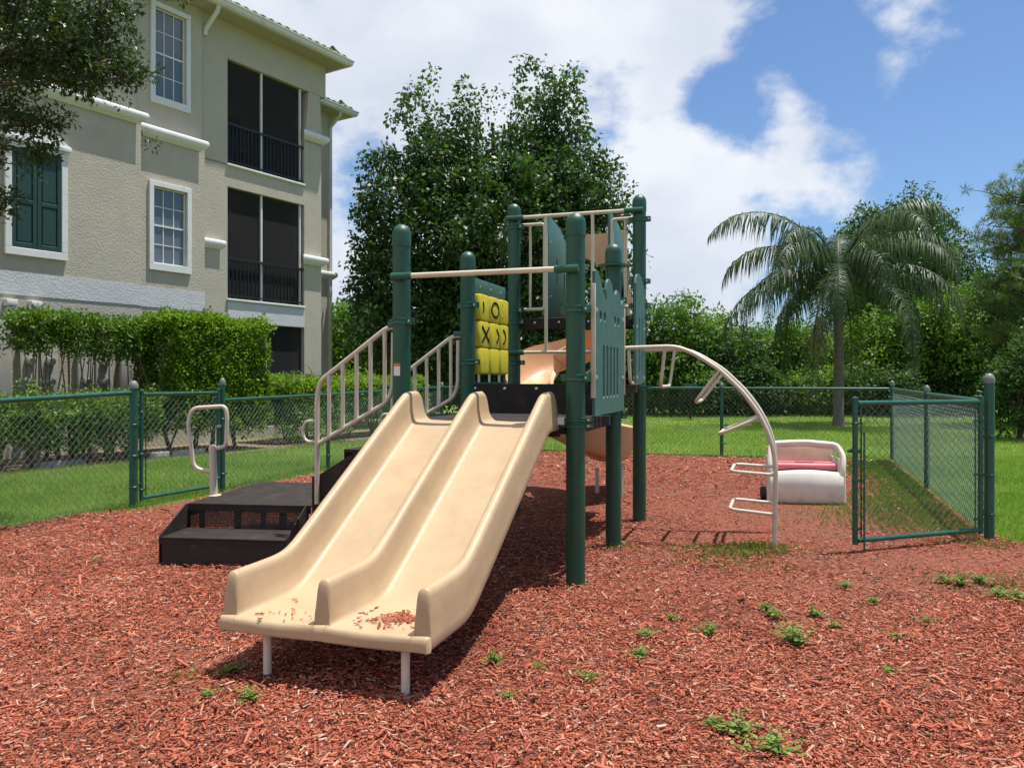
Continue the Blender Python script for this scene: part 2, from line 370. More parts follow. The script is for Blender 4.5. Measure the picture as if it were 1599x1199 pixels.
def vnoise(x, y, sc, seed=0):
    out = np.zeros(len(x), np.float32)
    g = np.random.default_rng(seed).random((64, 64))
    xs = (x*sc) % 63; ys = (y*sc) % 63; xi = xs.astype(int); yi = ys.astype(int); fx = xs-xi; fy = ys-yi
    fx = fx*fx*(3-2*fx); fy = fy*fy*(3-2*fy)
    return g[xi, yi]*(1-fx)*(1-fy)+g[xi+1, yi]*fx*(1-fy)+g[xi, yi+1]*(1-fx)*fy+g[xi+1, yi+1]*fx*fy
def worn(x, y):
    """trodden, bare patches of the mulch bed"""
    w = np.zeros(len(x))
    for cx, cy, rx, ry, a in ((2.6, 8.2, 1.6, 2.2, .8), (3.2, 6.0, 1.5, .8, .7), (2.2, 5.3, 1.4, .6, .5), (.9, 9.7, 1.2, .7, .7), (1.6, 4.6, .9, .4, .5), (-3.6, 8.6, .7, .5, .6), (4.4, 6.2, .8, .5, .7)):
        w = np.maximum(w, a*np.exp(-((x-cx)/rx)**2-((y-cy)/ry)**2))
    return np.clip(w*1.15+.4*(vnoise(x, y, 1.3, 5)-.5), 0, .88)
def sample(y0, y1, dens, side=1.12, left=0, right=0):
    a = (y1-y0)*(y0+y1)*.643*side; n = int(a*dens)
    y = np.sqrt(rng.random(n)*(y1*y1-y0*y0)+y0*y0); x = (rng.random(n)*2-1)*y*.643*side
    return x, y
def chips():
    X = []; Y = []; Sz = []
    for y0, y1, dn, sz in ((1.9, 3.4, 7000, .9), (3.4, 5.0, 4800, .95), (5.0, 8.0, 2200, 1.1), (8, 11, 850, 1.4), (11, 16, 320, 1.8)):
        x, y = sample(y0, y1, dn); X.append(x); Y.append(y); Sz.append(np.full(len(x), sz))
    x = np.concatenate(X); y = np.concatenate(Y); sz = np.concatenate(Sz)
    k = inside(x, y, MUL); w = worn(x, y); k &= rng.random(len(x)) > w*1.12
    x = x[k]; y = y[k]; sz = sz[k]; w = w[k]; n = len(x)
    big = rng.random(n)
    ln = (.005+.020*big**2.6+.024*(rng.random(n) > .975))*sz*(1-.4*w); wd_ = (.0014+.0045*rng.random(n)**1.5+.13*ln)*sz*(1-.2*w)
    wd_ = np.where(rng.random(n) > .94, wd_*1.9, wd_)
    th = .0008+.0022*rng.random(n)
    az = rng.random(n)*2*PI; tilt = rng.normal(0, .20, n); roll = rng.normal(0, .35, n)
    d = np.stack([np.cos(az)*np.cos(tilt), np.sin(az)*np.cos(tilt), np.sin(tilt)], 1)
    s0 = np.stack([-np.sin(az), np.cos(az), np.zeros(n)], 1); u0 = np.cross(d, s0)
    s = s0*np.cos(roll)[:, None]+u0*np.sin(roll)[:, None]; u = np.cross(d, s)
    hum = vnoise(x, y, 2.3, 21)*.022*(1-w)
    z = .006+np.abs(np.sin(tilt))*ln*.8+(.014*rng.random(n)**2+hum)*(1-w)
    c = np.stack([x, y, z], 1); V = np.zeros((n, 8, 3), np.float32)
    t0 = .2+.7*rng.random(n); t1 = .1+.8*rng.random(n); sk = rng.normal(0, .4, n)
    def pt(a, b_, h): return c+d*(ln*a)[:, None]+s*(wd_*b_)[:, None]+u*(th*h)[:, None]
    one = np.ones(n)
    V[:, 0] = pt(-one, -t0+sk, -one); V[:, 1] = pt(-one, t0+sk, -one); V[:, 2] = pt(one, t1-sk, -one); V[:, 3] = pt(one, -t1-sk, -one)
    V[:, 4] = pt(-.9*one, -t0+sk, one); V[:, 5] = pt(-one, t0+sk, one); V[:, 6] = pt(.85*one, t1-sk, one); V[:, 7] = pt(one, -t1-sk, one)
    f = np.array([(4, 5, 6, 7), (0, 4, 7, 3), (2, 6, 5, 1)])
    Fq = (np.arange(n)[:, None, None]*8+f[None]).reshape(-1, 4)
    tone = np.clip(rng.beta(1.9, 2.0, n)-.22*w+.25*(vnoise(x, y, 3, 9)-.5), 0, 1)
    tone = np.where(rng.random(n) > .955, .9+.1*rng.random(n), tone)
    o = fast_mesh('wood_chips', V.reshape(-1, 3), Fq, M_['chip'], tone=np.repeat(tone, 8))
    tag(o, 'red dyed shredded wood mulch chips covering the play area', 'mulch', kind='stuff')
chips()
def blades(name, x, y, h, w, m, z0=0, label='', cat='grass', spread=.5):
    n = len(x); az = rng.random(n)*2*PI; lean = rng.random(n)*spread
    b = np.stack([x, y, np.full(n, z0)], 1); s = np.stack([-np.sin(az), np.cos(az), np.zeros(n)], 1)
    fwd = np.stack([np.cos(az+1.3), np.sin(az+1.3), np.zeros(n)], 1)
    hh = (h*(.5+.7*rng.random(n)))[:, None]; up = np.array([0, 0, 1.])
    V = np.zeros((n, 4, 3)); V[:, 0] = b-s*w/2; V[:, 1] = b+s*w/2
    mid = b+up*hh*.6+fwd*hh*lean[:, None]*.35
    V[:, 2] = mid+s*w*.4; V[:, 3] = b+up*hh*(1-lean[:, None]*.3)+fwd*hh*lean[:, None]
    f = np.array([(0, 1, 2), (0, 2, 3)]); Fq = (np.arange(n)[:, None, None]*4+f[None]).reshape(-1, 3)
    tone = np.clip(rng.normal(.5, .22, n)+.55*(vnoise(x, y, .9, 3)-.5)+.3*(vnoise(x, y, 2.7, 8)-.5)-.08, 0, 1)
    o = fast_mesh(name, V.reshape(-1, 3), Fq, m, tone=np.repeat(tone, 4)); tag(o, label, cat, kind='stuff'); return o
def lawn_grass():
    X = []; Y = []; Hh = []
    for y0, y1, dn, h in ((6.5, 9.5, 3800, .065), (9.5, 14, 1900, .075), (14, 22, 520, .085), (22, 31, 130, .11)):
        x, y = sample(y0, y1, dn, 1.05); k = ~inside(x, y, MUL)
        # skip what the building and beds cover
        k &= ~((x-(-6.32))*.85+(y-17.7)*(-.527) < 2.5)
        x = x[k]; y = y[k]; X.append(x); Y.append(y); Hh.append(np.full(len(x), h))
    x = np.concatenate(X); y = np.concatenate(Y); h = np.concatenate(Hh)
    blades('grass', x, y, h, .0048*np.maximum(1, (y/9))[:, None], LM['grass'], label='green mown grass blades of the lawn round the playground')
lawn_grass()
def fringe():
    x, y = [], []
    # grass creeping in under the right fence and at the foot of the posts
    for _ in range(26000):
        t = random.random()**.8; c = GR.lerp(BR, t*.95); d = abs(random.gauss(0, .45+.15*math.sin(t*9)))*(1.15-.6*t)
        x.append(c.x-.05-d*.95); y.append(c.y+.05+d*.32)
    for _ in range(2600):
        t = random.random(); c = BR.lerp(BL, t); d = abs(random.gauss(0, .10)); x.append(c.x-.3*d); y.append(c.y-.15-d)
    for cx, cy, s, n in ((1.98, 6.48, .16, 260), (1.72, 6.25, .22, 420), (1.95, 6.25, .16, 300), (1.45, 6.35, .12, 120), (1.55, 5.95, .16, 130), (.86, 6.4, .10, 120), (3.2, 5.3, .2, 220), (3.75, 5.4, .15, 120), (1.75, 5.7, .2, 130), (3.9, 6.6, .2, 240), (3.1, 4.8, .15, 60), (-1.5, 3.6, .1, 40), (-4.0, 8.3, .15, 80), (3.6, 4.9, .2, 150)):
        for _ in range(n): x.append(random.gauss(cx, s)); y.append(random.gauss(cy, s*.6))
    blades('creeping_grass', np.array(x), np.array(y), np.full(len(x), .05), np.full((len(x), 1), .008), LM['weed'], .006, 'light green grass creeping into the mulch by the right fence and climber', spread=.9)
fringe()

# ------------------------------------------------------------ apartment building
FX, FY = -6.32, 17.7; FA = math.atan2(.85, .527)
bld = empty('apartment_building', (FX, FY, 0), FA, 'three storey tan stucco apartment building with screened balconies behind the hedges', 'building')
def bbox(name, m, x0, x1, y0, y1, z0, z1, par=None, bevel=0, smooth=35):
    return MB().box(x0, x1, y0, y1, z0, z1).build(name, M_[m], par or bld, smooth, bevel)
EV = 9.28
XC = -.70; XJ = -2.28; XE = 2.85
def hole_wall(name, m, x0, x1, z0, z1, y0, y1, holes, par=None):
    """wall slab with rectangular openings (x0,x1,z0,z1), built of non-overlapping blocks"""
    xs = sorted({x0, x1}|{h[0] for h in holes}|{h[1] for h in holes}); zs = sorted({z0, z1}|{h[2] for h in holes}|{h[3] for h in holes})
    vs = {}; bm = bmesh.new()
    def V(x, y, z):
        k = (round(x, 4), round(y, 4), round(z, 4))
        if k not in vs: vs[k] = bm.verts.new((x, y, z))
        return vs[k]
    nx, nz = len(xs)-1, len(zs)-1
    solid = [[not any(h[0] < (xs[i]+xs[i+1])/2 < h[1] and h[2] < (zs[j]+zs[j+1])/2 < h[3] for h in holes) for j in range(nz)] for i in range(nx)]
    S_ = lambda i, j: 0 <= i < nx and 0 <= j < nz and solid[i][j]
    for i in range(nx):
        for j in range(nz):
            if not solid[i][j]: continue
            a, b, c, d = xs[i], xs[i+1], zs[j], zs[j+1]
            bm.faces.new((V(a, y0, c), V(b, y0, c), V(b, y0, d), V(a, y0, d))); bm.faces.new((V(a, y1, c), V(a, y1, d), V(b, y1, d), V(b, y1, c)))
            if not S_(i-1, j): bm.faces.new((V(a, y0, c), V(a, y0, d), V(a, y1, d), V(a, y1, c)))
            if not S_(i+1, j): bm.faces.new((V(b, y0, c), V(b, y1, c), V(b, y1, d), V(b, y0, d)))
            if not S_(i, j-1): bm.faces.new((V(a, y0, c), V(a, y1, c), V(b, y1, c), V(b, y0, c)))
            if not S_(i, j+1): bm.faces.new((V(a, y0, d), V(b, y0, d), V(b, y1, d), V(a, y1, d)))
    me = bpy.data.meshes.new(name); bm.to_mesh(me); bm.free(); return link(name, me, M_[m], par or bld)
# windows first (openings), outer trim rectangles in wall coordinates
WINS = [(-1.93, -1.01, 6.95, 9.0), (-2.02, -1.05, 3.55, 5.34)]
def inner(w): return (w[0]+.1, w[1]-.1, w[2]+.14, w[3]-.1)
# left wing in two planes, each standing a little proud of the balcony bay
hole_wall('wall', 'stucco', XJ, XC, 0, 6.30, -.14, .20, [inner(WINS[1])])
hole_wall('wall', 'stuccos', XJ, XC, 6.30, EV, -.06, .20, [inner(WINS[0])])
SH = (-4.80, -3.74, 3.48, 5.42)
hole_wall('wall', 'stucco', -11, XJ, 0, 6.42, -.30, .20, [])
hole_wall('wall', 'stuccos', -11, XJ, 6.42, EV, -.12, .20, [])
# balcony bay
OP = [(0, 2.28, 6.15, 8.48), (0, 2.28, 3.15, 5.64), (.95, 2.28, .25, 2.62)]
hole_wall('wall', 'stucco', XC, 2.28, 0, 6.14, 0, .3, [OP[1], OP[2]])
hole_wall('wall', 'stuccos', XC, XE+.02, 6.14, EV, 0, .3, [(0, 2.279, 6.15, 8.48), (2.279, 3, 6.1, 8.48)])
# pier at the corner, its top part tapered like a column
bbox('pier', 'stucco', 2.28, XE, -.0, .40, 0, 7.30)
MB().prism([(2.30, 7.30), (XE+.03, 7.30), (XE-.05, 8.47), (2.42, 8.47)], -.005, .38).build('tapered_column', M_['stuccos'], bld)
bbox('wall', 'stuccos', XE-.25, XE-.02, .41, 12, 0, EV)
bbox('wall', 'stucco', -11, -10.8, .21, 12, 0, EV)
for k, (x0, x1, z0, z1) in enumerate(OP):
    b = empty('balcony', (0, 0, 0)); b.parent = bld
    zf = z0-.12
    # recessed room
    m = MB(); m.box(x0-.3, 2.55, 2.3, 2.4, zf, z1+.3); m.build('back_wall', M_['inner'], b)
    MB().box(x0-.3, 2.55, .31, 2.29, zf-.1, zf).build('floor', M_['inner'], b); MB().box(x0-.3, 2.55, .31, 2.29, z1+.2, z1+.3).build('ceiling', M_['inner'], b)
    MB().box(x0-.35, x0-.25, .31, 2.29, zf+.01, z1+.19).build('side_wall', M_['inner'], b); MB().box(2.5, 2.56, .31, 2.29, zf+.01, z1+.19).build('side_wall', M_['inner'], b)
    MB().box(.7, 2.2, 2.24, 2.29, zf+.01, zf+2.1).build('sliding_door', M_['glass'], b)
    MB().box(x0+.01, x1-.01, .10, .104, z0+.01, z1-.01).build('insect_screen', M_['screen'], b)
    if k < 2:
        MB().box(.985, 1.03, .06, .12, z0+.003, z1-.003).build('mullion', M_['trim'], b)
        MB().box(x1-.10, x1-.055, .06, .12, z0+.003, z1-.003).build('mullion', M_['trim'], b)
        MB().box(-.03, x1-.004, -.05, .08, z0-.05, z0+.0).build('sill', M_['trim'], b, bevel=.008)
        r = MB(); r.box(.01, x1+.02, .02, .055, z0+.88, z0+.93); r.box(.01, x1-.01, .025, .05, z0+.06, z0+.09)
        ro = r.build('railing', M_['iron'], b)
        me = MB().box(-.008, .008, -.008, .008, 0, .79).build('baluster', M_['iron'], b).data
        first = bpy.data.objects[-1] if False else None
        base = [c for c in b.children if c.name.startswith('baluster')][0]
        n = 21
        for i in range(n):
            o = base if i == 0 else link('baluster', me, None, b)
            o.location = (.06+(x1-.12)*i/(n-1), .0375, z0+.09)
        ch = MB(); cx = 1.5
        ch.box(cx-.3, cx+.3, .8, 1.3, zf+.4, zf+.45); ch.box(cx-.3, cx+.3, 1.28, 1.33, zf+.45, zf+.9)
        for sx in (-.28, .26):
            for sy in (.82, 1.28): ch.box(cx+sx, cx+sx+.03, sy, sy+.03, zf+.005, zf+.4)
        o = ch.build('patio_chair', M_['iron'], None); o.matrix_world = Matrix.Translation((FX, FY, 0)) @ Matrix.Rotation(FA, 4, 'Z')
        tag(o, ('dark patio chair on the top floor screened balcony', 'dark patio chair on the middle floor screened balcony')[k], 'chair', 'patio chairs on the balconies')
    else:
        MB().box(1.12, 1.16, .06, .12, z0+.003, z1-.003).build('mullion', M_['trim'], b)
# string courses
def moulding(x0, x1, zc, yface, pr=.15, h=.23, m='trim', ends=True):
    p = [(0, -.5), (-.25, -.5), (-.35, -.36), (-.62, -.30), (-.86, -.12), (-1, .06), (-.97, .3), (-.86, .44), (-.6, .5), (0, .5)]
    b = MB(); n = len(p); vs = []
    for x in (x0, x1): vs += [(x+(-1 if x == x0 else 1)*(pr*-q[0] if ends else 0), yface+q[0]*pr, zc+q[1]*h) for q in p]
    b.add(vs, [tuple(range(n)), tuple(reversed(range(n, 2*n)))]+[(i, i+n, (i+1) % n+n, (i+1) % n) for i in range(n)])
    return b.build('moulding', M_[m], bld, 50)
moulding(-11, XJ-.10, 6.44, -.302, .17); moulding(XJ+.16, XC-.14, 6.30, -.142, .15)
moulding(XC+.002, -.20, 4.30, -.002, .10, .2); moulding(2.26, XE, 4.30, -.002, .14, .22); moulding(2.26, XE, 7.36, -.022, .14, .22)
bbox('band', 'band', -11, XJ-.0, -.312, -.302, 2.80, 3.20); bbox('band', 'band', XJ+.001, XC-.001, -.152, -.142, 2.80, 3.20)
bbox('band', 'band', -.0, 2.279, -.012, -.002, 2.63, 3.08)
def window(w, yf, sash_split):
    W = empty('window'); W.parent = bld
    x0, x1, z0, z1 = w; i = inner(w)
    t = MB()
    for a in ((x0, x1, z0, i[2]), (x0, x1, i[3], z1)): t.box(a[0], a[1], yf-.05, yf-.001, a[2], a[3])
    for a in ((x0, i[0]), (i[1], x1)): t.box(a[0], a[1], yf-.05, yf-.001, i[2]+.0002, i[3]-.0002)
    t.build('trim', M_['trim'], W, bevel=.004, seg=1)
    zm = i[2]+(i[3]-i[2])*sash_split
    fr = MB(); fw = .03
    for a, b, c, d in ((i[0], i[1], i[2], i[2]+fw), (i[0], i[1], i[3]-fw, i[3]), (i[0], i[1], zm-.02, zm+.02)): fr.box(a+.002, b-.002, yf+.03, yf+.08, c+.002, d-.002)
    fr.box(i[0]+.002, i[0]+fw, yf+.032, yf+.078, i[2]+fw, i[3]-fw); fr.box(i[1]-fw, i[1]-.002, yf+.032, yf+.078, i[2]+fw, i[3]-fw)
    fr.build('frame', M_['trim'], W)
    nx, gw = 3, (i[1]-i[0]-2*fw)/3
    for (c, d) in ((i[2]+fw, zm-.02), (zm+.02, i[3]-fw)):
        for j in range(2):
            for q in range(nx):
                a = i[0]+fw+q*gw; h = (d-c)/2
                o = MB().box(a+.009, a+gw-.009, yf+.06, yf+.066, c+j*h+.009, c+(j+1)*h-.009).build('pane', M_['glass'], W)
        for q in (1, 2): MB().box(i[0]+fw+q*gw-.009, i[0]+fw+q*gw+.009, yf+.045, yf+.07, c, d).build('muntin', M_['trim'], W)
        MB().box(i[0]+fw, i[1]-fw, yf+.047, yf+.072, (c+d)/2-.009, (c+d)/2+.009).build('muntin', M_['trim'], W)
    n = 34; bm_ = MB()
    for k in range(n):
        z = i[2]+.04+(i[3]-i[2]-.08)*k/(n-1); bm_.box(i[0]+.04, i[1]-.04, yf+.10, yf+.12, z-.012, z+.012, None)
    bm_.build('blind', M_['blinds'], W)
window(WINS[0], -.06, .5); window(WINS[1], -.14, .5)
# false window with green shutters and pediment
def shutters():
    W = empty('shuttered_window'); W.parent = bld; x0, x1, z0, z1 = SH; yf = -.302
    t = MB()
    t.box(x0, x1, yf-.06, yf, z0, z0+.13); t.box(x0, x1, yf-.06, yf, z1-.10, z1); t.box(x0, x0+.11, yf-.06, yf, z0+.1302, z1-.1002); t.box(x1-.11, x1, yf-.06, yf, z0+.1302, z1-.1002)
    t.build('trim', M_['trim'], W, bevel=.006, seg=1)
    t = MB(); t.box(x0-.04, x1+.04, yf-.11, yf, z1+.002, z1+.09); t.build('lintel', M_['trim'], W, bevel=.006)
    xm = (x0+x1)/2
    MB().prism([(x0-.04, z1+.095), (x1+.04, z1+.095), (xm, z1+.46)], yf-.08, yf-.001).build('pediment', M_['trim'], W)
    for s in (0, 1):
        t = MB(); a = (x0+x1)/2+(0.004 if s else -(x1-x0)/2+.112); b = (x1-.112 if s else (x0+x1)/2-.004); c, d = z0+.132, z1-.102
        w = .07
        t.box(a, b, yf-.02, yf-.002, c, d)
        sh = t.build('shutter', M_['shutter'], W)
        zc = (c+d)/2-.05
        for q in ((a, a+w, c, d), (b-w, b, c, d), (a+w, b-w, c, c+w*1.3), (a+w, b-w, d-w*1.3, d), (a+w, b-w, zc-w/2, zc+w/2)):
            MB().box(q[0]+.0005, q[1]-.0005, yf-.045, yf-.0205, q[2]+.0005, q[3]-.0005).build('shutter_rail' if q[1]-q[0] > .1 else 'shutter_stile', M_['shutter'], W, bevel=.004, seg=1)
        for q in ((c+w*1.3+.02, zc-w/2-.02), (zc+w/2+.02, d-w*1.3-.02)):
            MB().box(a+w+.02, b-w-.02, yf-.036, yf-.0205, q[0], q[1]).build('raised_panel', M_['shutter'], W, bevel=.01, seg=1)
shutters()
# eaves and roofs
def roof(xa, xb, yf, yb, zev, oh, hip_right=True):
    r = empty('roof'); r.parent = bld
    MB().box(xa, xb+oh*.85, yf-oh, yb, zev+.002, zev+.03).build('soffit', M_['stuccos'], r)
    pr = [(0, 0), (-.09, .0), (-.125, .04), (-.13, .10), (-.155, .13), (-.155, .15), (0, .15)]
    g = MB(); n = len(pr); vs = []
    for x, e in ((xa, 0), (xb+oh*.85, 1)): vs += [(x-(q[0]*e), yf-oh+q[0], zev+.0+q[1]) for q in pr]
    x = xb+oh*.85; vs += [(x-q[0], yb, zev+q[1]) for q in pr]
    fs = [tuple(range(n))]
    for k in (0, 1): fs += [(i+k*n, i+n+k*n, (i+1) % n+n+k*n, (i+1) % n+k*n) for i in range(n)]
    g.add(vs, fs).build('gutter', M_['gutter'], r, 25)
    xo = xb+oh*.85+.02; yo = yf-oh-.02; zb = zev+.16; sl = .42; dd = 5.2
    MB().add([(xa, yo, zb), (xo, yo, zb), (xo-dd, yo+dd, zb+dd*sl), (xa, yo+dd, zb+dd*sl), (xo, yb, zb), (xo-dd, yb, zb+dd*sl), (xa, yo, zb-.02), (xo, yo, zb-.02), (xo, yb, zb-.02), (xa, yb, zb-.02)],
             [(0, 1, 2, 3), (1, 4, 5, 2), (0, 6, 7, 1), (1, 7, 8, 4), (6, 9, 8, 7), (3, 2, 5)]).build('roof_slope', M_['tile'], r, 0)
    # barrel tiles along the two visible eaves
    t = MB(); L_ = .42; n = 8; vs = []
    for k, y in enumerate((0, L_)):
        for q in (1, .82):
            vs += [(math.cos(PI*i/n)*.10*q*(1-.15*k), y, math.sin(PI*i/n)*.085*q*(1-.1*k)+y*sl) for i in range(n+1)]
    m = n+1; fs = []
    for i in range(n):
        fs += [(i, i+1, i+1+2*m, i+2*m), (i+m, i+m+2*m, i+1+3*m, i+1+m), (i, i+m, i+1+m, i+1)]
    o0 = t.add(vs, fs).build('roof_tile', M_['tile'], r, 40); cnt = 0
    nx = min(34, int((xo-xa)/.235)); 
    for row in range(2):
        for i in range(nx):
            x = xo-.12-i*.235-row*.40
            o = o0 if cnt == 0 else link('roof_tile', o0.data, None, r); cnt += 1
            o.location = (x, yo-.03+row*.38, zb+.005+row*.38*sl+.012*random.random()); o.rotation_euler = (0, 0, random.gauss(0, .012))
    for i in range(min(8, int((yb-yo)/.235))):
        o = link('roof_tile', o0.data, None, r); o.location = (xo+.03, yo+.15+i*.235, zb+.01); o.rotation_euler = (0, 0, PI/2)
roof(XJ-.05, XE, .0, 12, EV, .47)
roof(-11, XJ-.25, -.12, 12, EV+.03, .50)
# set back second volume
hole_wall('wall', 'stucco', 2.86, 5.83, 0, EV, 2.55, 9, [])
roof(2.95, 5.83, 2.55, 9, EV, .45)
moulding(2.9, 5.83, 4.45, 2.548, .12, .22)
def pipe(x, y, z1, elbow):
    b = MB(); b.box(x-.04, x+.04, y-.06, y-.003, .1, z1-.45)
    b.prism([(0, 0), (.08, 0), (.08, .5), (0, .5)], 0, 0.0001) if False else None
    pts = [(x, y-.03, z1-.46), (x, y-.05, z1-.38), (x, y-elbow+.05, z1-.10), (x, y-elbow+.03, z1+.02)]
    b.tube(pts, .045, 8); return b.build('downpipe', M_['gutter'], bld)
pipe(5.72, 2.55, EV, .48)
MB().tube([(-.62, -.04, EV-.52), (-.62, -.08, EV-.40), (-.62, -.46, EV-.10), (-.62, -.50, EV+.02)], .05, 8).build('downpipe', M_['gutter'], bld)
# electric meter bank on the ground floor wall
def meters():
    xs0 = -4.6
    bbox('meter_cabinet', 'meter', -5.6, -4.72, -.42, -.303, .55, 2.35, bevel=.01)
    bbox('meter_cabinet', 'meter', -2.75, -2.2, -.40, -.303, .95, 1.9, bevel=.01)
    for c, (xc, wd) in enumerate(((-4.42, .3), (-4.08, .3), (-3.42, .3), (-3.08, .3))):
        bbox('meter_stack', 'meter', xc-wd/2, xc+wd/2, -.38, -.303, .55, 2.05 if c < 2 else 1.95, bevel=.008)
        for r_ in range(3):
            if c == 2 and r_ == 2: continue
            z = .95+r_*.36
            m = MB().lathe([(.088, 0), (.088, .03), (.07, .035), (.07, .09), (.06, .11), (.0, .115)], (0, 0, 0), 16, Matrix.Rotation(R(90), 4, 'X'))
            o = m.build('electric_meter', M_['bolt'], bld); o.location = (xc, -.38, z)
            f = MB().lathe([(.045, 0), (.045, .004), (0, .005)], (0, 0, 0), 12, Matrix.Rotation(R(90), 4, 'X')).build('meter_face', M_['glass'], o); f.location = (0, -.112, .0)
    for x in (-4.72, -4.32):
        MB().box(x-.09, x+.09, -.44, -.303, 2.60, 2.71).build('flood_light', M_['gutter'], bld, bevel=.01)
        MB().box(x-.05, x+.05, -.40, -.303, 2.48, 2.595).build('light_bracket', M_['gutter'], bld, bevel=.01)
meters()

# ------------------------------------------------------------ foliage helpers
def leaves(centers, rad, per, size, flat=.0, droop=.0, aspect=.5, squash=.8):
    """leaf quads scattered round clump centres; returns V, F, tone"""
    c = np.repeat(np.asarray(centers, float), per, 0); n = len(c)
    r = np.repeat(np.asarray(rad, float) if np.ndim(rad) else np.full(len(centers), rad), per)
    g = rng.normal(0, 1, (n, 3)); g /= np.linalg.norm(g, axis=1)[:, None]
    q = rng.random(n)**.45; off = g*(r*q)[:, None]; off[:, 2] *= squash
    p = c+off
    d = g+rng.normal(0, .8, (n, 3)); d[:, 2] -= droop; d /= np.linalg.norm(d, axis=1)[:, None]
    nr = rng.normal(0, .6, (n, 3)); nr[:, 2] += .9; s = np.cross(d, nr); s /= np.linalg.norm(s, axis=1)[:, None]+1e-6
    u = np.cross(s, d)
    L_ = (size*(.6+.7*rng.random(n)))[:, None]; Wd = L_*aspect
    V = np.zeros((n, 4, 3)); V[:, 0] = p; V[:, 1] = p+d*L_*.5-s*Wd*.5+u*L_*.08; V[:, 2] = p+d*L_; V[:, 3] = p+d*L_*.5+s*Wd*.5+u*L_*.08
    ct = np.repeat(rng.normal(0, .13, len(centers)), per)
    tone = np.clip(.42+ct+rng.normal(0, .16, n), 0, 1)
    return V.reshape(-1, 3), np.arange(n*4).reshape(-1, 4), np.repeat(tone, 4)
def ell_points(n, ells, lo=.35):
    """clump centres in a union of ellipsoids, mostly near the surface"""
    vol = np.array([e[3]*e[4]*e[5] for e in ells]); k = rng.choice(len(ells), n, p=vol/vol.sum()); E = np.array(ells)[k]
    g = rng.normal(0, 1, (n, 3)); g /= np.linalg.norm(g, axis=1)[:, None]
    rr = (lo**3+(1-lo**3)*rng.random(n))**(1/3)
    rr *= 1+.13*np.sin(g[:, 0]*5+E[:, 0]*3)+.10*np.sin(g[:, 2]*7+g[:, 1]*4)
    return E[:, :3]+g*rr[:, None]*E[:, 3:6]
def tree(name, loc, ells, nclump, per, crad, size, lm, label, cat='tree', group=None, trunk=.12, limbs=24, th=None, aspect=.5, droop=.3, bark='bark', lo=.35, squash=.8):
    """ells are relative to loc"""
    root = empty(name, loc, 0, label, cat, group)
    c = ell_points(nclump, ells, lo); c = c[c[:, 2] > .15]
    V, Fq, t = leaves(c, crad*(.6+.7*rng.random(len(c))), per, size, aspect=aspect, droop=droop, squash=squash)
    fast_mesh('crown', V, Fq, LM[lm], root, t)
    top = max(e[2] for e in ells); th = th or top*.55
    b = MB(); b.tube([(0, 0, -.05), (.02, .01, th*.3), (-.03, .02, th*.7), (0, 0, th), (0.02, 0, top)], [trunk*1.25, trunk, trunk*.85, trunk*.7, trunk*.25], 9)
    for i in rng.choice(len(c), min(limbs, len(c)), replace=False):
        e = Vector(c[i]); z0 = th*(.55+.4*random.random()); z0 = min(z0, max(.2, e.z-.15)); s = Vector((0, 0, z0)); m = s.lerp(e, .5)+Vector((0, 0, .12*(e-s).length*random.random()))
        b.tube([s, s.lerp(m, .5)+Vector((0, 0, .04)), m, e], [trunk*.45, trunk*.32, trunk*.22, trunk*.06], 5, cap=False)
    b.build('trunk', M_[bark], root)
    return root
def wpt(px, d):
    """point where the sight line through image column px meets the line d metres in front of the facade"""
    r = (px-799.5)/F; ox = FX+.85*d; oy = FY-.527*d
    s = (r*oy-ox)/(.527-.85*r); return Vector((ox+.527*s, oy+.85*s, 0))
def box_hedge(name, p0, p1, depth, z0, z1, n, per, size, lm, label, stems=0, crad=.13, rag=.05, cat='hedge'):
    root = empty(name, p0, math.atan2(p1.y-p0.y, p1.x-p0.x), label, cat); L_ = (p1-p0).length
    x = rng.random(n)*L_; y = (rng.random(n)-.5)*depth; z = z0+(z1-z0)*rng.random(n)
    f = rng.integers(0, 6, n)   # push most clumps to the faces
    z = np.where(f <= 1, z1-.05*rng.random(n), z); y = np.where((f == 2) | (f == 3), -depth/2, y); y = np.where((f == 4) & (rng.random(n) > .5), depth/2, y); x = np.where(f == 5, np.where(rng.random(n) > .5, 0, L_), x)
    c = np.stack([x, y, z], 1)+rng.normal(0, rag, (n, 3)); c[:, 2] += .05*np.sin(c[:, 0]*3.1)+.03*np.sin(c[:, 0]*7+1)
    V, Fq, t = leaves(c, crad*(.6+.6*rng.random(n)), per, size, aspect=.5, droop=-.2)
    t = np.clip(t+.18*(V[:, 2] > z1-.12), 0, 1)     # sunlit look of the clipped top painted as a lighter leaf tone
    fast_mesh('foliage', V, Fq, LM[lm], root, t)
    if stems:
        b = MB()
        for i in range(stems):
            x0 = L_*(i+.5)/stems+random.gauss(0, .05)
            for k in range(4):
                e = Vector((x0+random.gauss(0, L_/stems*.45), random.gauss(0, depth*.25), z0+.15+(z1-z0)*random.random()*.8))
                s = Vector((x0+random.gauss(0, .03), random.gauss(0, .04), 0)); m = s.lerp(e, .45)+Vector((random.gauss(0, .03), 0, .05))
                b.tube([s, m, e], [.022, .016, .006], 6)
        b.build('stem', M_['stem'], root)
    return root
box_hedge('box_hedge', wpt(246, 1.75), wpt(384, 1.75), 1.15, .45, 2.40, 3000, 24, .07, 'hedge', 'tall square clipped green hedge in front of the lower balcony', stems=4)
box_hedge('stemmed_hedge', wpt(30, 1.25), wpt(214, 1.25), .8, 1.80, 2.34, 800, 24, .065, 'hedgeb', 'thin topped clipped hedge on bare stems in front of the electric meters', stems=6)
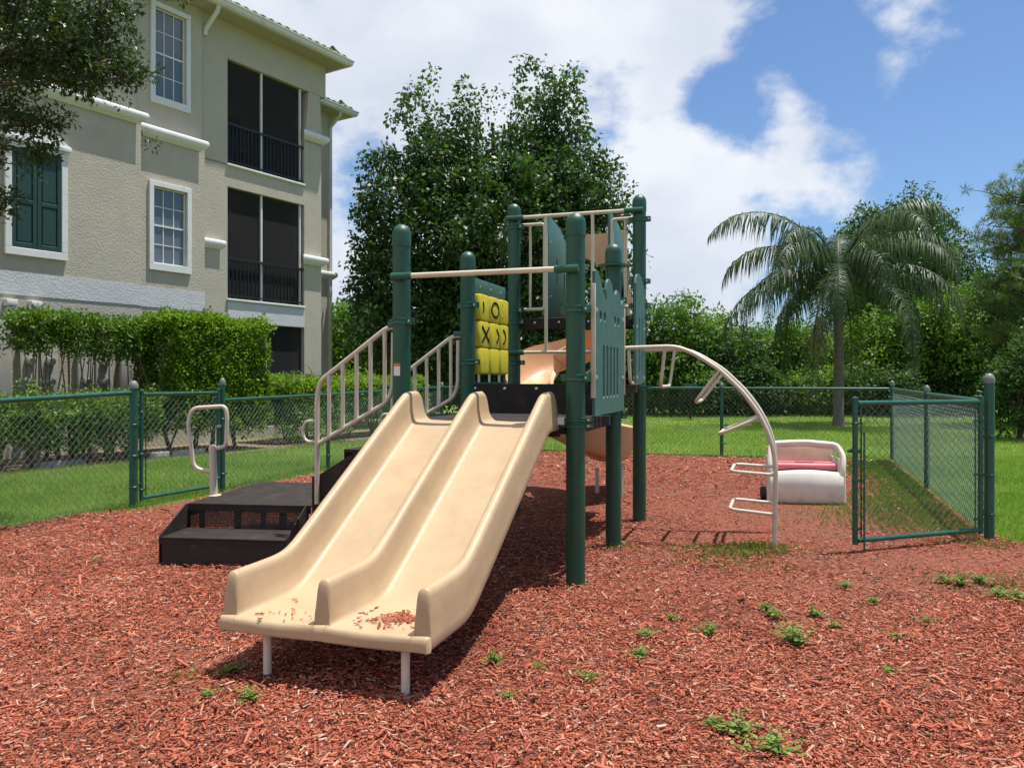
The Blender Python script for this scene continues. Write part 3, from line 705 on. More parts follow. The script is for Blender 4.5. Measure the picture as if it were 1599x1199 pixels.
box_hedge('low_hedge', wpt(-70, 2.1), wpt(225, 2.1), .7, .35, .95, 750, 24, .065, 'hedgeb', 'low ragged hedge at far left behind the chain link fence', stems=7, rag=.11)
box_hedge('low_hedge', wpt(424, 1.5), wpt(640, 1.5), 1.0, .45, 1.28, 1900, 22, .07, 'hedge', 'low bright clipped hedge right of the tall square hedge', stems=5)
tree('leafy_shrub', wpt(470, 2.2), [(0, 0, .35, .6, .5, .45), (.5, .7, .4, .5, .5, .4)], 120, 22, .14, .07, 'hedgeb', 'dark rounded shrub in front of the low bright hedge', 'shrub', trunk=.02, limbs=10, bark='stem')
# planting bed and kerb under the hedges
a0, a1, b0, b1 = wpt(-160, .2), wpt(700, .2), wpt(700, 2.6), wpt(-160, 2.9)
sheet('planting_bed', [b1, b0, a1, a0], .006, M_['soil'])
def kerb():
    for k, (p, q) in enumerate(((60, 128), (232, 262), (268, 318))):
        p0 = wpt(p, 2.3); p1 = wpt(q, 2.3); o = MB().box(0, (p1-p0).length, -.06, .06, 0, .11).build('edging_stone', M_['kerb'], None, bevel=.015)
        o.location = p0; o.rotation_euler = (0, 0, FA); tag(o, ('pale edging stone under the low hedge at far left', 'short pale edging stone behind the closed gate', 'long pale edging stone left of the square hedge')[k], 'edging', 'edging stones')
kerb()

# ------------------------------------------------------------ trees
big = [(0, 0, 5.6, 3.5, 2.6, 2.4), (-2.6, 0, 3.4, 1.6, 2, 2.0), (2.6, 0, 3.8, 1.7, 2, 2.2), (0, 0, 2.7, 3.0, 2.4, 1.9), (-2.2, 0, 8.4, .85, 1, 2.2), (-3.0, .2, 6.8, 1.15, 1.2, 1.6), (-.55, 0, 8.5, .8, 1, 1.9), (1.25, 0, 8.9, .8, 1, 2.1), (2.15, 0, 8.6, .8, 1, 2.1), (1.5, 0, 7.4, 1.7, 1.5, 1.7), (-1.3, 0, 7.2, 1.6, 1.5, 1.6), (3.1, 0, 6.9, 1.1, 1.2, 1.4), (3.5, 0, 5.2, .9, 1.1, 1.5), (-3.6, 0, 5.1, .8, 1.1, 1.2), (-3.5, 0, 3.2, .8, 1, 1.1)]
tree('maple_tree', at(769, 24), big, 3000, 34, .34, .15, 'dark', 'tall dark leafy tree with two crowns rising behind the play structure', 'tree', trunk=.2, limbs=110, th=3.5, aspect=.62, droop=.7, lo=.3, squash=.95)
def woods():
    G = 'trees and bushes along the far edge of the lawn'
    spec = [  # px, Y, half width, crown centre z, half height, lm, label
        (1048, 30, 1.9, 2.5, 2.1, 'wood', 'rounded bright green tree just right of the play structure'),
        (1105, 31, 1.6, 2.0, 1.9, 'woodb', 'bush of yellow green leaves second right of the play structure'),
        (1148, 30, 1.5, 1.5, 1.7, 'woodc', 'dark green bush behind the top of the arch climber'),
        (1190, 32, 1.7, 1.7, 1.9, 'wood', 'mid green bush below the left fronds of the palm'),
        (1243, 31, 1.5, 1.6, 1.9, 'woodb', 'yellow green bush immediately left of the palm trunk'),
        (1290, 33, 1.6, 1.7, 1.9, 'wood', 'green bush straight behind the palm trunk'),
        (1352, 31, 1.6, 1.9, 2.0, 'woodb', 'bright bush immediately right of the palm trunk'),
        (1410, 31, 1.8, 2.2, 2.2, 'wood', 'broad green bush behind the fence corner'),
        (1470, 30, 1.7, 2.3, 2.3, 'woodb', 'pale green bush left of the pine'),
        (1530, 30, 1.6, 2.5, 2.6, 'wood', 'tall green bush behind the pine at right'),
        (1592, 30, 1.8, 2.6, 2.8, 'woodc', 'deep green tree at the right edge behind the pine'),
        (1660, 31, 2.2, 2.8, 3.0, 'wood', 'green tree past the right edge of the view'),
        (1418, 35, 2.4, 6.1, 3.5, 'dark', 'tall dark green tree behind the palm crown'),
        (1345, 35, 1.5, 5.6, 3.4, 'dark', 'dark narrow tree directly behind the palm crown'),
        (1492, 36, 1.5, 4.9, 3.2, 'woodc', 'dark tree showing between the palm and the pine'),
        (985, 31, 1.6, 1.9, 1.9, 'woodc', 'dark bush behind the right tall post'),
        (925, 31, 1.7, 1.8, 2.0, 'wood', 'green bush behind the spiral slide'),
        (860, 30, 1.6, 1.9, 1.9, 'woodb', 'light green bush behind the barrier rods'),
        (790, 31, 1.8, 1.8, 1.9, 'wood', 'green bush behind the yellow game panel'),
        (720, 30, 1.7, 1.7, 1.8, 'woodb', 'bright green bush behind the far handrail'),
        (655, 30, 1.6, 1.6, 1.7, 'wood', 'green bush behind the left front post'),
        (600, 29, 1.6, 1.9, 1.9, 'woodb', 'yellow green bush between the handrail and the left post'),
        (545, 30, 1.5, 2.3, 2.2, 'wood', 'loose green tree just right of the building'),
        (500, 33, 2.0, 2.2, 2.2, 'woodc', 'dark green tree partly behind the building corner')]
    for px, Y, hw, cz, hh, lm, lab in spec:
        e = [(0, 0, cz, hw, hw*.8, hh)]
        for _ in range(4): e.append((random.uniform(-.6, .6)*hw, random.uniform(-.7, .2)*hw, cz+random.uniform(-.5, .55)*hh, hw*.5, hw*.5, hh*.45))
        n = int(250+75*hw*hh); per = 24
        tree('woodland_tree' if hh > 2.4 else 'woodland_bush', at(px, Y), e, n, per, .36, .17, lm, lab, 'tree' if hh > 2.4 else 'bush', G, trunk=.08, limbs=16, droop=.2, lo=.45)
    low = [1020, 1075, 1130, 1185, 1240, 1300, 1345, 1400, 1455, 1510]
    where = ('first from the left, beside the right tall post', 'behind the park grill', 'right of the park grill', 'behind the arch climber', 'left of the palm trunk', 'at the palm trunk', 'right of the palm trunk', 'behind the fence corner post', 'behind the right fence', 'behind the gate post')
    for px, w_ in zip(low, where):
        hw = random.uniform(1.0, 1.4); e = [(0, 0, .8, hw, .8, .95), (random.uniform(-.5, .5), -.1, 1.1, .6, .6, .6)]
        tree('low_bush', at(px, 28.6+random.random()), e, 230, 22, .28, .14, random.choice(['woodc', 'wood', 'woodc', 'woodb']), 'low bush '+w_, 'bush', 'low bushes at the edge of the lawn', trunk=.04, limbs=8)
    tree('dark_bush', at(1592, 17.5), [(0, 0, 1.0, .62, .8, 1.1), (.35, 0, 1.7, .6, .7, .8), (.9, .3, 1.4, .9, .9, 1.3)], 650, 26, .22, .10, 'woodc', 'very dark dense bush standing on the grass at the right edge', 'bush', trunk=.05, limbs=12)
woods()
# leaves at the back so no bare lawn edge shows: one far off wood that reads as one mass
def far_wood():
    n = 2600; x = (rng.random(n)*2-1)*48; y = 42+rng.random(n)*5; hgt = 3.0+1.4*vnoise(x+60, y, .18, 4)
    c = np.stack([x, y, rng.random(n)**.8*hgt], 1); c = c[(c[:, 0] > -12)]
    V, Fq, t = leaves(c, .7, 26, .32); o = fast_mesh('far_wood', V, Fq, LM['woodc'], None, t)
    tag(o, 'dark far off wood seen as one mass between the nearer bushes', 'wood', kind='stuff')
far_wood()

def palm(name, loc, th, nf, L0, label, leaf=.95, tr=.135, lo=-12):
    root = empty(name, loc, 0, label, 'palm tree')
    b = MB(); P = [(0, 0, -.05), (.0, 0, .25), (.02, 0, th*.5), (0, 0, th*.85), (0, 0, th+.15)]; b.tube(P, [tr*1.5, tr*1.1, tr, tr*.95, tr*.8], 14)
    b.build('trunk', M_['palmbark'], root)
    for i in range(18):
        z = .3+(th-.3)*i/18
        MB().lathe([(tr*1.02, -.012), (tr*1.09, 0), (tr*1.02, .012)], (0, 0, z), 14).build('trunk_ring', M_['palmbark'], root)
    MB().lathe([(tr*.8, 0), (tr*1.0, .2), (tr*.7, .7), (tr*.3, 1.1), (.01, 1.15)], (0, 0, th), 14).build('crown_shaft', mat('palm_crownshaft', (.10, .13, .05), .5), root)
    for k in range(nf):
        az = 2*PI*k/nf*3.0+random.gauss(0, .18)+k*.37; el = R(78-(78-lo)*(k/(nf-1))**.9)+random.gauss(0, .06)
        L_ = L0*(.75+.35*random.random()); kd = random.uniform(.85, 1.25); h = Vector((math.cos(az), math.sin(az), 0)); pts = []; p = Vector((0, 0, th+1.0))+h*tr*.5; a = el; n = 16
        for i in range(n+1):
            pts.append(p.copy()); p = p+(h*math.cos(a)+Vector((0, 0, 1))*math.sin(a))*L_/n; a -= R(4.0+8.5*i/n)*(1.2 if el > .4 else .95)*kd
            a = max(a, R(-86))
        st = MB().tube(pts, [.032*(1-i/(n+1.))+.005 for i in range(n+1)], 5)
        fr = st.build('frond', LM['palm'], root)
        V = []; T = []; sd = h.cross(Vector((0, 0, 1)))
        NL = 92
        for i in range(NL):
            t = (.10+.899*i/NL)*n; j = min(int(t), n-1); q = pts[j].lerp(pts[j+1], t-j); tg = (pts[j+1]-pts[j]).normalized()
            for s in (-1, 1):
                tt = t/n; l = leaf*(.35+1.0*math.sin(PI*min(1, tt*.9+.08)))*(.75+.35*random.random()); d = (sd*s*random.uniform(.45, 1)+tg*random.uniform(.2, .7)+Vector((0, 0, random.uniform(-.35, .15)))).normalized()
                q1 = q+d*l*.22; d2 = (d+Vector((0, 0, -1.9))).normalized(); q2 = q1+d2*l*.35; q3 = q2+(d2+Vector((0, 0, -1.5))).normalized()*l*.35; w = tg*.016
                V += [q-w*.5, q+w*.5, q1-w, q1+w, q2-w*.8, q2+w*.8, q3, q3]; T.append(min(1, max(0, random.gauss(.45, .2))))
        V = np.array([tuple(v) for v in V]); m = len(V)//8
        f = np.array([(0, 1, 3, 2), (2, 3, 5, 4), (4, 5, 7, 6)]); Fq = (np.arange(m)[:, None, None]*8+f[None]).reshape(-1, 4)
        lf = fast_mesh('leaflets', V, Fq, LM['palm'], fr, np.repeat(T, 8)); lf['kind'] = 'stuff'
    return root
random.seed(11)
pr = palm('palm_tree', at(1309, 23), 3.35, 30, 4.3, 'feather palm with drooping fronds on a slim grey trunk standing on the lawn')
# hanging flower stalk
c = np.array([(-.62-.18*k/8, -.3, 3.1-.11*k) for k in range(9)])+rng.normal(0, .03, (9, 3))
V, Fq, t = leaves(c, .14, 90, .24, aspect=.07, droop=3.5); fast_mesh('seed_stalk', V, Fq, LM['seed'], pr, t)
palm('palm_tree', at(528, 31), 2.2, 15, 2.9, 'smaller palm half hidden beside the corner of the building', leaf=.5, tr=.13)
# strappy young palms at the building foot
def strappy(px, d, lab):
    root = empty('strap_leaved_plant', wpt(px, d), 0, lab, 'plant', 'strap leaved plants by the building')
    V = []; F_ = []
    for k in range(46):
        az = random.random()*2*PI; el = R(random.uniform(25, 85)); L_ = random.uniform(.6, 1.1); p = Vector((0, 0, 1.05)); h = Vector((math.cos(az), math.sin(az), 0)); s = h.cross(Vector((0, 0, 1)))*.022; a = el
        for i in range(6):
            V += [p-s*(1-i/6), p+s*(1-i/6)]; p = p+(h*math.cos(a)+Vector((0, 0, math.sin(a))))*L_/5; a -= R(19)
            if i: F_.append((len(V)-4, len(V)-3, len(V)-1, len(V)-2))
    fast_mesh('blade_leaf', [tuple(v) for v in V], F_, LM['palm'], root, rng.random(len(V))); root.children[0]['kind'] = 'stuff'
    b = MB().tube([(0, 0, 0), (.01, 0, .6), (0, 0, 1.1)], .05, 8); b.build('stem', M_['stem'], root)
strappy(462, .9, 'strap leaved plant beside the lower lanai screen'); strappy(492, .9, 'strap leaved plant by the building downpipe'); strappy(478, 1.2, 'strap leaved plant between two others at the building corner')

def pine():
    root = empty('pine_tree', (15.1, 22.5, 0), 0, 'long needled pine reaching in from the right edge', 'tree')
    MB().tube([(0, 0, -.05), (0, 0, 2), (-.1, 0, 5), (-.1, 0, 7.2)], [.24, .2, .13, .03], 10).build('trunk', M_['bark'], root)
    br = MB(); tips = []
    for k in range(44):
        z = random.uniform(1.8, 6.5); az = PI+random.gauss(0, 1.15); L_ = random.uniform(1.2, 2.5)*(1.12-z/12); h = Vector((math.cos(az), math.sin(az), 0)); s = Vector((-.1, 0, z)); pts = [s]
        for i in range(1, 6):
            pts.append(s+h*L_*i/5+Vector((random.gauss(0, .06), random.gauss(0, .06), .07*i+random.gauss(0, .05))))
        br.tube(pts, [.045, .035, .028, .02, .014, .008], 5)
        for i in range(2, 6):
            for _ in range(3):
                e = pts[i]+Vector((random.gauss(0, .28), random.gauss(0, .28), random.uniform(-.05, .38))); br.tube([pts[i], pts[i].lerp(e, .5)+Vector((0, 0, .03)), e], [.012, .009, .005], 4); tips.append(e)
    br.build('branch', M_['bark'], root)
    c = np.array([tuple(t) for t in tips]); V, Fq, t = leaves(c, .06, 80, .19, aspect=.075, droop=-.2); fast_mesh('needles', V, Fq, LM['pine'], root, t)
pine()
tree('pine_understorey', at(1585, 24), [(0, 0, 3.3, 1.3, 1.1, 1.7), (.5, 0, 1.8, 1.3, 1.1, 1.3)], 420, 24, .3, .12, 'woodc', 'dark leafy tree in front of the pine trunk at the right edge', 'tree', trunk=.09)

def oak():
    root = empty('oak_tree', (-8.9, 8.6, 0), 0, 'oak whose glossy leafy branches hang into the top left corner', 'tree')
    b = MB(); b.tube([(0, 0, -.1), (.05, 0, 1), (0, .05, 2.4), (.1, 0, 3.6), (.2, 0, 5)], [.34, .25, .22, .2, .12], 12)
    ends = []
    def tw(px, py, Y): return at(px, Y, py)-Vector((-8.9, 8.6, 0))
    T = []
    # limbs reach over the view from outside the frame
    for (px, py, Y, sp, n) in ((30, 25, 8.3, .36, 46), (95, 40, 8.1, .30, 40), (150, 70, 8.0, .20, 26), (80, 95, 8.2, .24, 26), (185, 105, 7.9, .11, 10), (135, 118, 8.0, .15, 14), (25, 95, 8.4, .28, 30), (15, 165, 8.2, .2, 14), (48, 200, 8.1, .15, 11), (62, 238, 8.1, .10, 7), (85, 188, 8.1, .07, 4), (8, 250, 8.3, .12, 5), (6, 310, 8.2, .09, 4), (10, 340, 8.2, .05, 2), (185, 12, 8.0, .13, 12), (212, 122, 7.9, .05, 3), (-80, 60, 8.6, .7, 90), (-80, -120, 8.5, .8, 90), (20, -110, 8.3, .5, 60), (-220, 0, 8.8, .9, 90), (-260, -220, 8.8, 1.0, 90), (0, -220, 8.4, .5, 40), (-420, 60, 9.2, .9, 90), (-420, -200, 9, 1, 90)):
        e = tw(px, py, Y); s = Vector((.1, 0, 3.6 if py > -50 else 4.6)); m = s.lerp(e, .5)+Vector((0, 0, .25)); b.tube([s, s.lerp(m, .5)+Vector((0, .25, .25)), m+Vector((0, .2, .2)), m.lerp(e, .6)+Vector((0, .1, .1)), e], [.055, .036, .022, .013, .006], 6)
        for _ in range(int(n*1.5)):
            c = e+Vector((random.gauss(0, sp), random.gauss(0, sp), random.gauss(0, sp*.62))); T.append(tuple(c))
            if random.random() < .4: b.tube([m.lerp(e, .8), e.lerp(c, .5)+Vector((0, 0, .03)), c], [.009, .006, .003], 4)
    b.build('trunk', M_['bark'], root)
    V, Fq, t = leaves(np.array(T), .12, 34, .062, aspect=.45, droop=.1, squash=.7); fast_mesh('crown', V, Fq, LM['oak'], root, t)
oak()
# park grill beyond the back fence
def grill():
    p = at(1078, 26.5); root = empty('park_grill', p, 0, 'small charcoal park grill on a post beyond the back fence', 'grill')
    MB().tube([(0, 0, -.02), (0, 0, .75)], .04, 10).build('post', M_['black'], root)
    MB().box(-.22, .22, -.18, .18, .75, 1.0).build('firebox', M_['black'], root, bevel=.01)
    MB().box(-.24, .24, -.2, .2, 1.03, 1.05).build('grate', M_['bolt'], root)
    MB().box(-.26, -.235, -.2, .2, .92, 1.16).build('side_plate', M_['fence'], root); MB().box(-.24, .26, .17, .19, 1.051, 1.2).build('back_plate', M_['fence'], root)
grill()

# ------------------------------------------------------------ chain link fences
def fpost(root, p, r, h, base=0, capm='cap'):
    o = MB().lathe([(r, -.05), (r, h-.03)], (0, 0, 0), 16).build('post', M_['fence'], root); o.location = p
    c = MB().lathe([(r*1.12, -.035), (r*1.14, 0), (r*1.02, .012), (r*.9, .028), (r*.5, .045), (.002, .05)], (0, 0, 0), 16).build('post_cap', M_[capm], o); c.location = (0, 0, h)
    return o
def link_mesh(root, p, q, z0a, z0b, z1a, z1b, r=.0022, sp=.080, clipz=None):
    """woven diamond wires as three sided tubes between two posts, knuckled at the top"""
    p = Vector(p); q = Vector(q); L_ = (q-p).length; e = (q-p)/L_; nrm = e.cross(Vector((0, 0, 1)))
    V = []; F_ = []; Hh = 1.16
    def P(s, t):  # t 0..1 of height
        z0 = z0a+(z0b-z0a)*s/L_; z1 = z1a+(z1b-z1a)*s/L_; return p+e*s+Vector((0, 0, z0+(z1-z0)*t))
    n = int((L_+Hh)/sp)
    for sgn in (1, -1):
        for i in range(n+1):
            s0 = -Hh+i*sp
            if sgn > 0: a = (s0, 0.0); b = (s0+Hh, 1.0)
            else: a = (s0, 1.0); b = (s0+Hh, 0.0)
            (x0, t0), (x1, t1) = a, b
            if x0 < 0: t0 = t0+(t1-t0)*(0-x0)/(x1-x0); x0 = 0
            if x1 > L_: t1 = t0+(t1-t0)*(L_-x0)/(x1-x0); x1 = L_
            if x1-x0 < .02: continue
            A = P(x0, t0)+nrm*.004*sgn; B = P(x1, t1)+nrm*.004*sgn; d = (B-A).normalized(); u = d.cross(nrm).normalized(); k = len(V)
            for c in (A, B):
                for w in range(3): V.append(c+(u*math.cos(2*PI*w/3)+nrm*math.sin(2*PI*w/3))*r)
            F_ += [(k, k+1, k+4, k+3), (k+1, k+2, k+5, k+4), (k+2, k, k+3, k+5)]
            if sgn < 0 and t0 > .99 and x0 > 0:   # twisted barb end above the rail
                k = len(V); A2 = A+Vector((0, 0, .022))-e*.006
                for c in (A, A2):
                    for w in range(3): V.append(c+(e*math.cos(2*PI*w/3)+nrm*math.sin(2*PI*w/3))*r*1.3)
                F_ += [(k, k+1, k+4, k+3), (k+1, k+2, k+5, k+4), (k+2, k, k+3, k+5)]
    o = fast_mesh('chain_link_mesh', [tuple(v) for v in V], F_, M_['wire'], root); o['kind'] = 'stuff'; return o
def bands(root, post, r, zs, d):
    for z in zs:
        o = MB().lathe([(r+.003, -.011), (r+.006, -.008), (r+.006, .008), (r+.003, .011)], (0, 0, 0), 14).build('tension_band', M_['clamp'], post); o.location = (0, 0, z)
        MB().box(r, r+.05, -.006, .006, -.009, .009).build('band_lug', M_['clamp'], None)
        l = bpy.data.objects['band_lug'] if 'band_lug' in bpy.data.objects else None
        # the lug is part of the band: join by data
        bm = bmesh.new(); bm.from_mesh(o.data); lm_ = [x for x in bpy.data.objects if x.name.startswith('band_lug')][0]
        lm_.data.transform(Matrix.Rotation(math.atan2(d.y, d.x), 4, 'Z')); bm.from_mesh(lm_.data); bm.to_mesh(o.data); bm.free(); bpy.data.objects.remove(lm_)
def fence(label, pts, hs, rail_off=.0, r=.032, own=(True, True), rr=.021, hmesh=1.18, zoff=None, postr=None):
    root = empty('chain_link_fence', pts[0], 0, label, 'fence', 'green chain link fences round the play area'); o = Vector(pts[0]); zoff = zoff or [0]*len(pts)
    for i, p in enumerate(pts):
        if (i == 0 and not own[0]) or (i == len(pts)-1 and not own[1]): continue
        rp = (postr or {}).get(i, r); q = fpost(root, Vector(p)-o, rp, hs[i]); d = (Vector(pts[min(i+1, len(pts)-1)])-Vector(pts[min(i, len(pts)-2)])).normalized(); bands(root, q, rp, (.22, .55, .88), d)
    for i in range(len(pts)-1):
        a = Vector(pts[i])-o; b = Vector(pts[i+1])-o; za, zb = hmesh+zoff[i], hmesh+zoff[i+1]
        e = (b-a).normalized()
        MB().tube([a+Vector((0, 0, za))+e*.02, b+Vector((0, 0, zb))-e*.02], rr, 12).build('top_rail', M_['fence'], root)
        link_mesh(root, a+e*.05, b-e*.05, .03+zoff[i]*.5, .03+zoff[i+1]*.5, za+.005, zb+.005)
    return root
UD = -E1   # leftwards along the back
FL = Vector((-5.2, 5.2, 0)); FL0 = GL.lerp(FL, 1)
fence('green chain link fence at far left in front of the ragged hedge', [FL0, GL], [1.27, 1.30], own=(True, True), zoff=[-.07, .04], postr={1: .044}, rr=.025)
l2 = [GM, GM.lerp(BL, .36), GM.lerp(BL, .70), BL]
fence('green chain link fence running back behind the steps from the closed gate', l2, [1.33, 1.18, 1.20, 1.24], own=(True, False), zoff=[-.07, -.05, -.01, .02])
bk = [BL, BL.lerp(BR, .33), BL.lerp(BR, .664), BR]
fence('long green chain link fence across the back of the play area', bk, [1.25, 1.25, 1.25, 1.29], own=(True, True), zoff=[.02, .02, .02, .02])
rt = [BR, BR.lerp(GR, .52), GR]
fence('green chain link fence along the right side between the corner and the open gate', rt, [1.29, 1.24, 1.365], own=(False, True), zoff=[.02, .0, -.01], postr={2: .040})
def gate(label, p, q, z0, z1, closed):
    root = empty('fence_gate', p, 0, label, 'gate'); a = Vector((0, 0, 0)); b = Vector(q)-Vector(p); e = b.normalized(); r = .021
    for t, zz in ((a, 0), (b, 1)):
        o = MB().lathe([(r, 0), (r, z1-z0+.02), (r*1.2, z1-z0+.021), (r*1.15, z1-z0+.035), (.002, z1-z0+.045)], (0, 0, 0), 12).build('gate_stile', M_['fence'], root); o.location = t+Vector((0, 0, z0)); bands(root, o, r, (.12, .5, .95), e if zz == 0 else -e)
    for z in (z0+.03, z1-.01): MB().tube([a+Vector((0, 0, z))+e*r, b+Vector((0, 0, z))-e*r], r*.95, 12).build('gate_rail', M_['fence'], root)
    link_mesh(root, a+e*.04, b-e*.04, z0+.03, z0+.03, z1, z1, sp=.078)
    MB().box(-.006, .006, -.002, .002, z0+.03, z1-.02).build('tension_bar', M_['fence'], root).location = a+e*.06
    MB().box(-.006, .006, -.002, .002, z0+.03, z1-.02).build('tension_bar', M_['fence'], root).location = b-e*.06
    for z in (.25, .95):
        s = (b+e*.055) if not closed else (a-e*.05); t = b if not closed else a
        MB().tube([s+Vector((0, 0, z)), t+Vector((0, 0, z))], .012, 8).build('hinge', M_['clamp'], root)
    l = MB(); t = a if not closed else b; s = -e if not closed else e
    l.tube([t+Vector((0, 0, .80))+e*.04, t+Vector((0, 0, .80))+s*.07], .010, 8); l.box(t.x-.03, t.x+.03, t.y-.03, t.y+.03, .785, .815); l.build('latch', M_['clamp' if not closed else 'bolt'], root)
    return root
gr = gate('open green chain link gate swung inwards at the right', (2.70, 6.27, 0), GR-(GR-Vector((2.70, 6.27, 0))).normalized()*.10, .065, 1.185, False)
e = (GR-Vector((2.70, 6.27, 0))).normalized()
MB().tube([e*.075+Vector((0, -.03, -.02)), e*.075+Vector((0, -.03, .95))], .008, 8).build('drop_rod', M_['fence'], gr)
gate('closed green chain link gate at the left behind the steps', GL+(GM-GL).normalized()*.10, GM-(GM-GL).normalized()*.07, .06, 1.21, True)

# ------------------------------------------------------------ play structure
PA = math.atan2(E1.y, E1.x)
play = empty('play_structure', P1, PA, 'green and tan playground structure with twin slide, decks, spiral slide and arch climber', 'playground')
S1 = 1.27
POSTS = {'P1': (0, 0, 2.465), 'P2': (0, S1, 2.465), 'P3': (0, 2*S1, 3.14), 'P4': (-S1, 0, 2.465), 'P5': (-S1, S1, 2.465), 'P6': (-S1, 2*S1, 3.14)}
PR = .0635; PO = {}
for k, (x, y, h) in POSTS.items():
    o = MB().lathe([(PR, -.1), (PR, h-.16)], (0, 0, 0), 32).build('post', M_['post'], play); o.location = (x, y, 0); PO[k] = o
    prof = [(PR+.002, -.16)]+[(PR+.004, -.158), (PR+.004, -.075)]+[((PR+.003)*math.cos(t), -.072+(PR+.008)*math.sin(t)) for t in [PI/2*i/8 for i in range(1, 9)]]
    c = MB().lathe([(max(a, .001), b) for a, b in prof], (0, 0, 0), 32).build('post_cap', M_['post'], o); c.location = (0, 0, h)
def clamp(k, z, ang=0, h=.045, two=True):
    """two piece ring clamp with bolted lugs"""
    b = MB(); r = PR+.009
    b.lathe([(PR+.001, -h/2), (r, -h/2+.003), (r, -.008), (r-.004, 0), (r, .008), (r, h/2-.003), (PR+.001, h/2)], (0, 0, 0), 24)
    Rz = Matrix.Rotation(ang, 4, 'Z')
    b.box(r-.012, r+.035, -.024, -.006, -h/2, h/2, Rz); b.box(r-.012, r+.035, .006, .024, -h/2, h/2, Rz); b.box(-r-.03, -r+.012, -.020, -.005, -h/2, h/2, Rz); b.box(-r-.03, -r+.012, .005, .020, -h/2, h/2, Rz)
    o = b.build('clamp', M_['clamp'], PO[k], 30); o.location = (0, 0, z)
    t = MB().lathe([(.008, -.028), (.008, .028)], (0, 0, 0), 8, Rz @ Matrix.Translation((r+.02, 0, 0)) @ Matrix.Rotation(R(90), 4, 'X')); q = t.build('bolt', M_['bolt'], PO[k]); q.location = (0, 0, z)
for k, zs in dict(P4=(1.775,), P1=(1.375, 1.827), P5=(2.0, 1.51), P2=(1.45, 2.0), P6=(1.53, 1.94, 2.06, 2.90), P3=(1.28, 1.96, 2.07, 2.30, 2.90)).items():
    for z in zs: clamp(k, z, random.choice([0, 0, -.3]))
for k in ('P1', 'P2', 'P4', 'P5'): clamp(k, 1.10, 0, .025); clamp(k, 1.06, 0, .025)
o = MB().lathe([(PR, -.012), (PR+.05, -.008), (PR+.05, .008), (PR, .012)], (0, 0, 0), 24).build('collar', M_['clamp'], PO['P2']); o.location = (0, 0, 2.285)
# stickers
def sticker(k, ang, z, w, h, m):
    b = MB(); n = 6; r = PR+.0012; vs = []
    for zz in (0, h):
        for i in range(n+1):
            t = ang+(i/n-.5)*w/r; vs.append((r*math.cos(t), r*math.sin(t), zz))
    b.add(vs, [(i, i+1, i+n+2, i+n+1) for i in range(n)]); o = b.build('sticker', M_[m], PO[k]); o.location = (0, 0, z)
sticker('P4', R(-98), 1.39, .055, .065, 'sticker'); sticker('P4', R(-98), 1.455, .055, .022, 'orange'); sticker('P1', R(-125), 1.10, .0, .0, 'sticker') if 0 else None
# decks
def deck(x0, x1, y0, y1, z, name='deck'):
    root = empty(name); root.parent = play
    b = MB(); b.box(x0, x1, y0, y1, z-.012, z); b.box(x0, x1, y0, y0+.012, z-.075, z-.0125); b.box(x0, x1, y1-.012, y1, z-.075, z-.0125); b.box(x0, x0+.012, y0+.0125, y1-.0125, z-.075, z-.0125); b.box(x1-.012, x1, y0+.0125, y1-.0125, z-.075, z-.0125)
    b.build('deck_plate', M_['black'], root, bevel=.002, seg=1)
    g = MB()
    for i in range(1, 4): x = x0+(x1-x0)*i/4; g.box(x-.015, x+.015, y0+.02, y1-.02, z-.065, z-.0135)
    g.build('joist', M_['black'], root)
    return root
deck(-S1+.0, -.0, .0, S1, 1.075); deck(-S1, 0, S1+.014, 2*S1, 1.31)
MB().box(-S1+.02, -.02, S1-.004, S1+.010, 1.0, 1.325).build('riser_panel', M_['black'], play)
for x in (-1.2, -.93, -.65, -.35, -.1):
    o = MB().lathe([(.014, 0), (.013, .006), (.006, .009), (.001, .0095)], (0, 0, 0), 10, Matrix.Rotation(R(90), 4, 'X')).build('bolt', M_['bolt'], play); o.location = (x, S1-.0045, 1.285)
# upper small deck behind the tall posts
deck(-S1+.03, -.03, 2*S1+.03, 2*S1+.62, 1.96)
MB().box(-S1+.06, -.06, 2*S1-.0, 2*S1+.028, 1.865, 1.975).build('deck_beam', M_['black'], play, bevel=.004, seg=1)
for x in (-1.05, -.8, -.5): o = MB().lathe([(.012, 0), (.011, .006), (.001, .009)], (0, 0, 0), 10, Matrix.Rotation(R(90), 4, 'X')).build('bolt', M_['bolt'], play); o.location = (x, 2*S1-.001, 1.93)
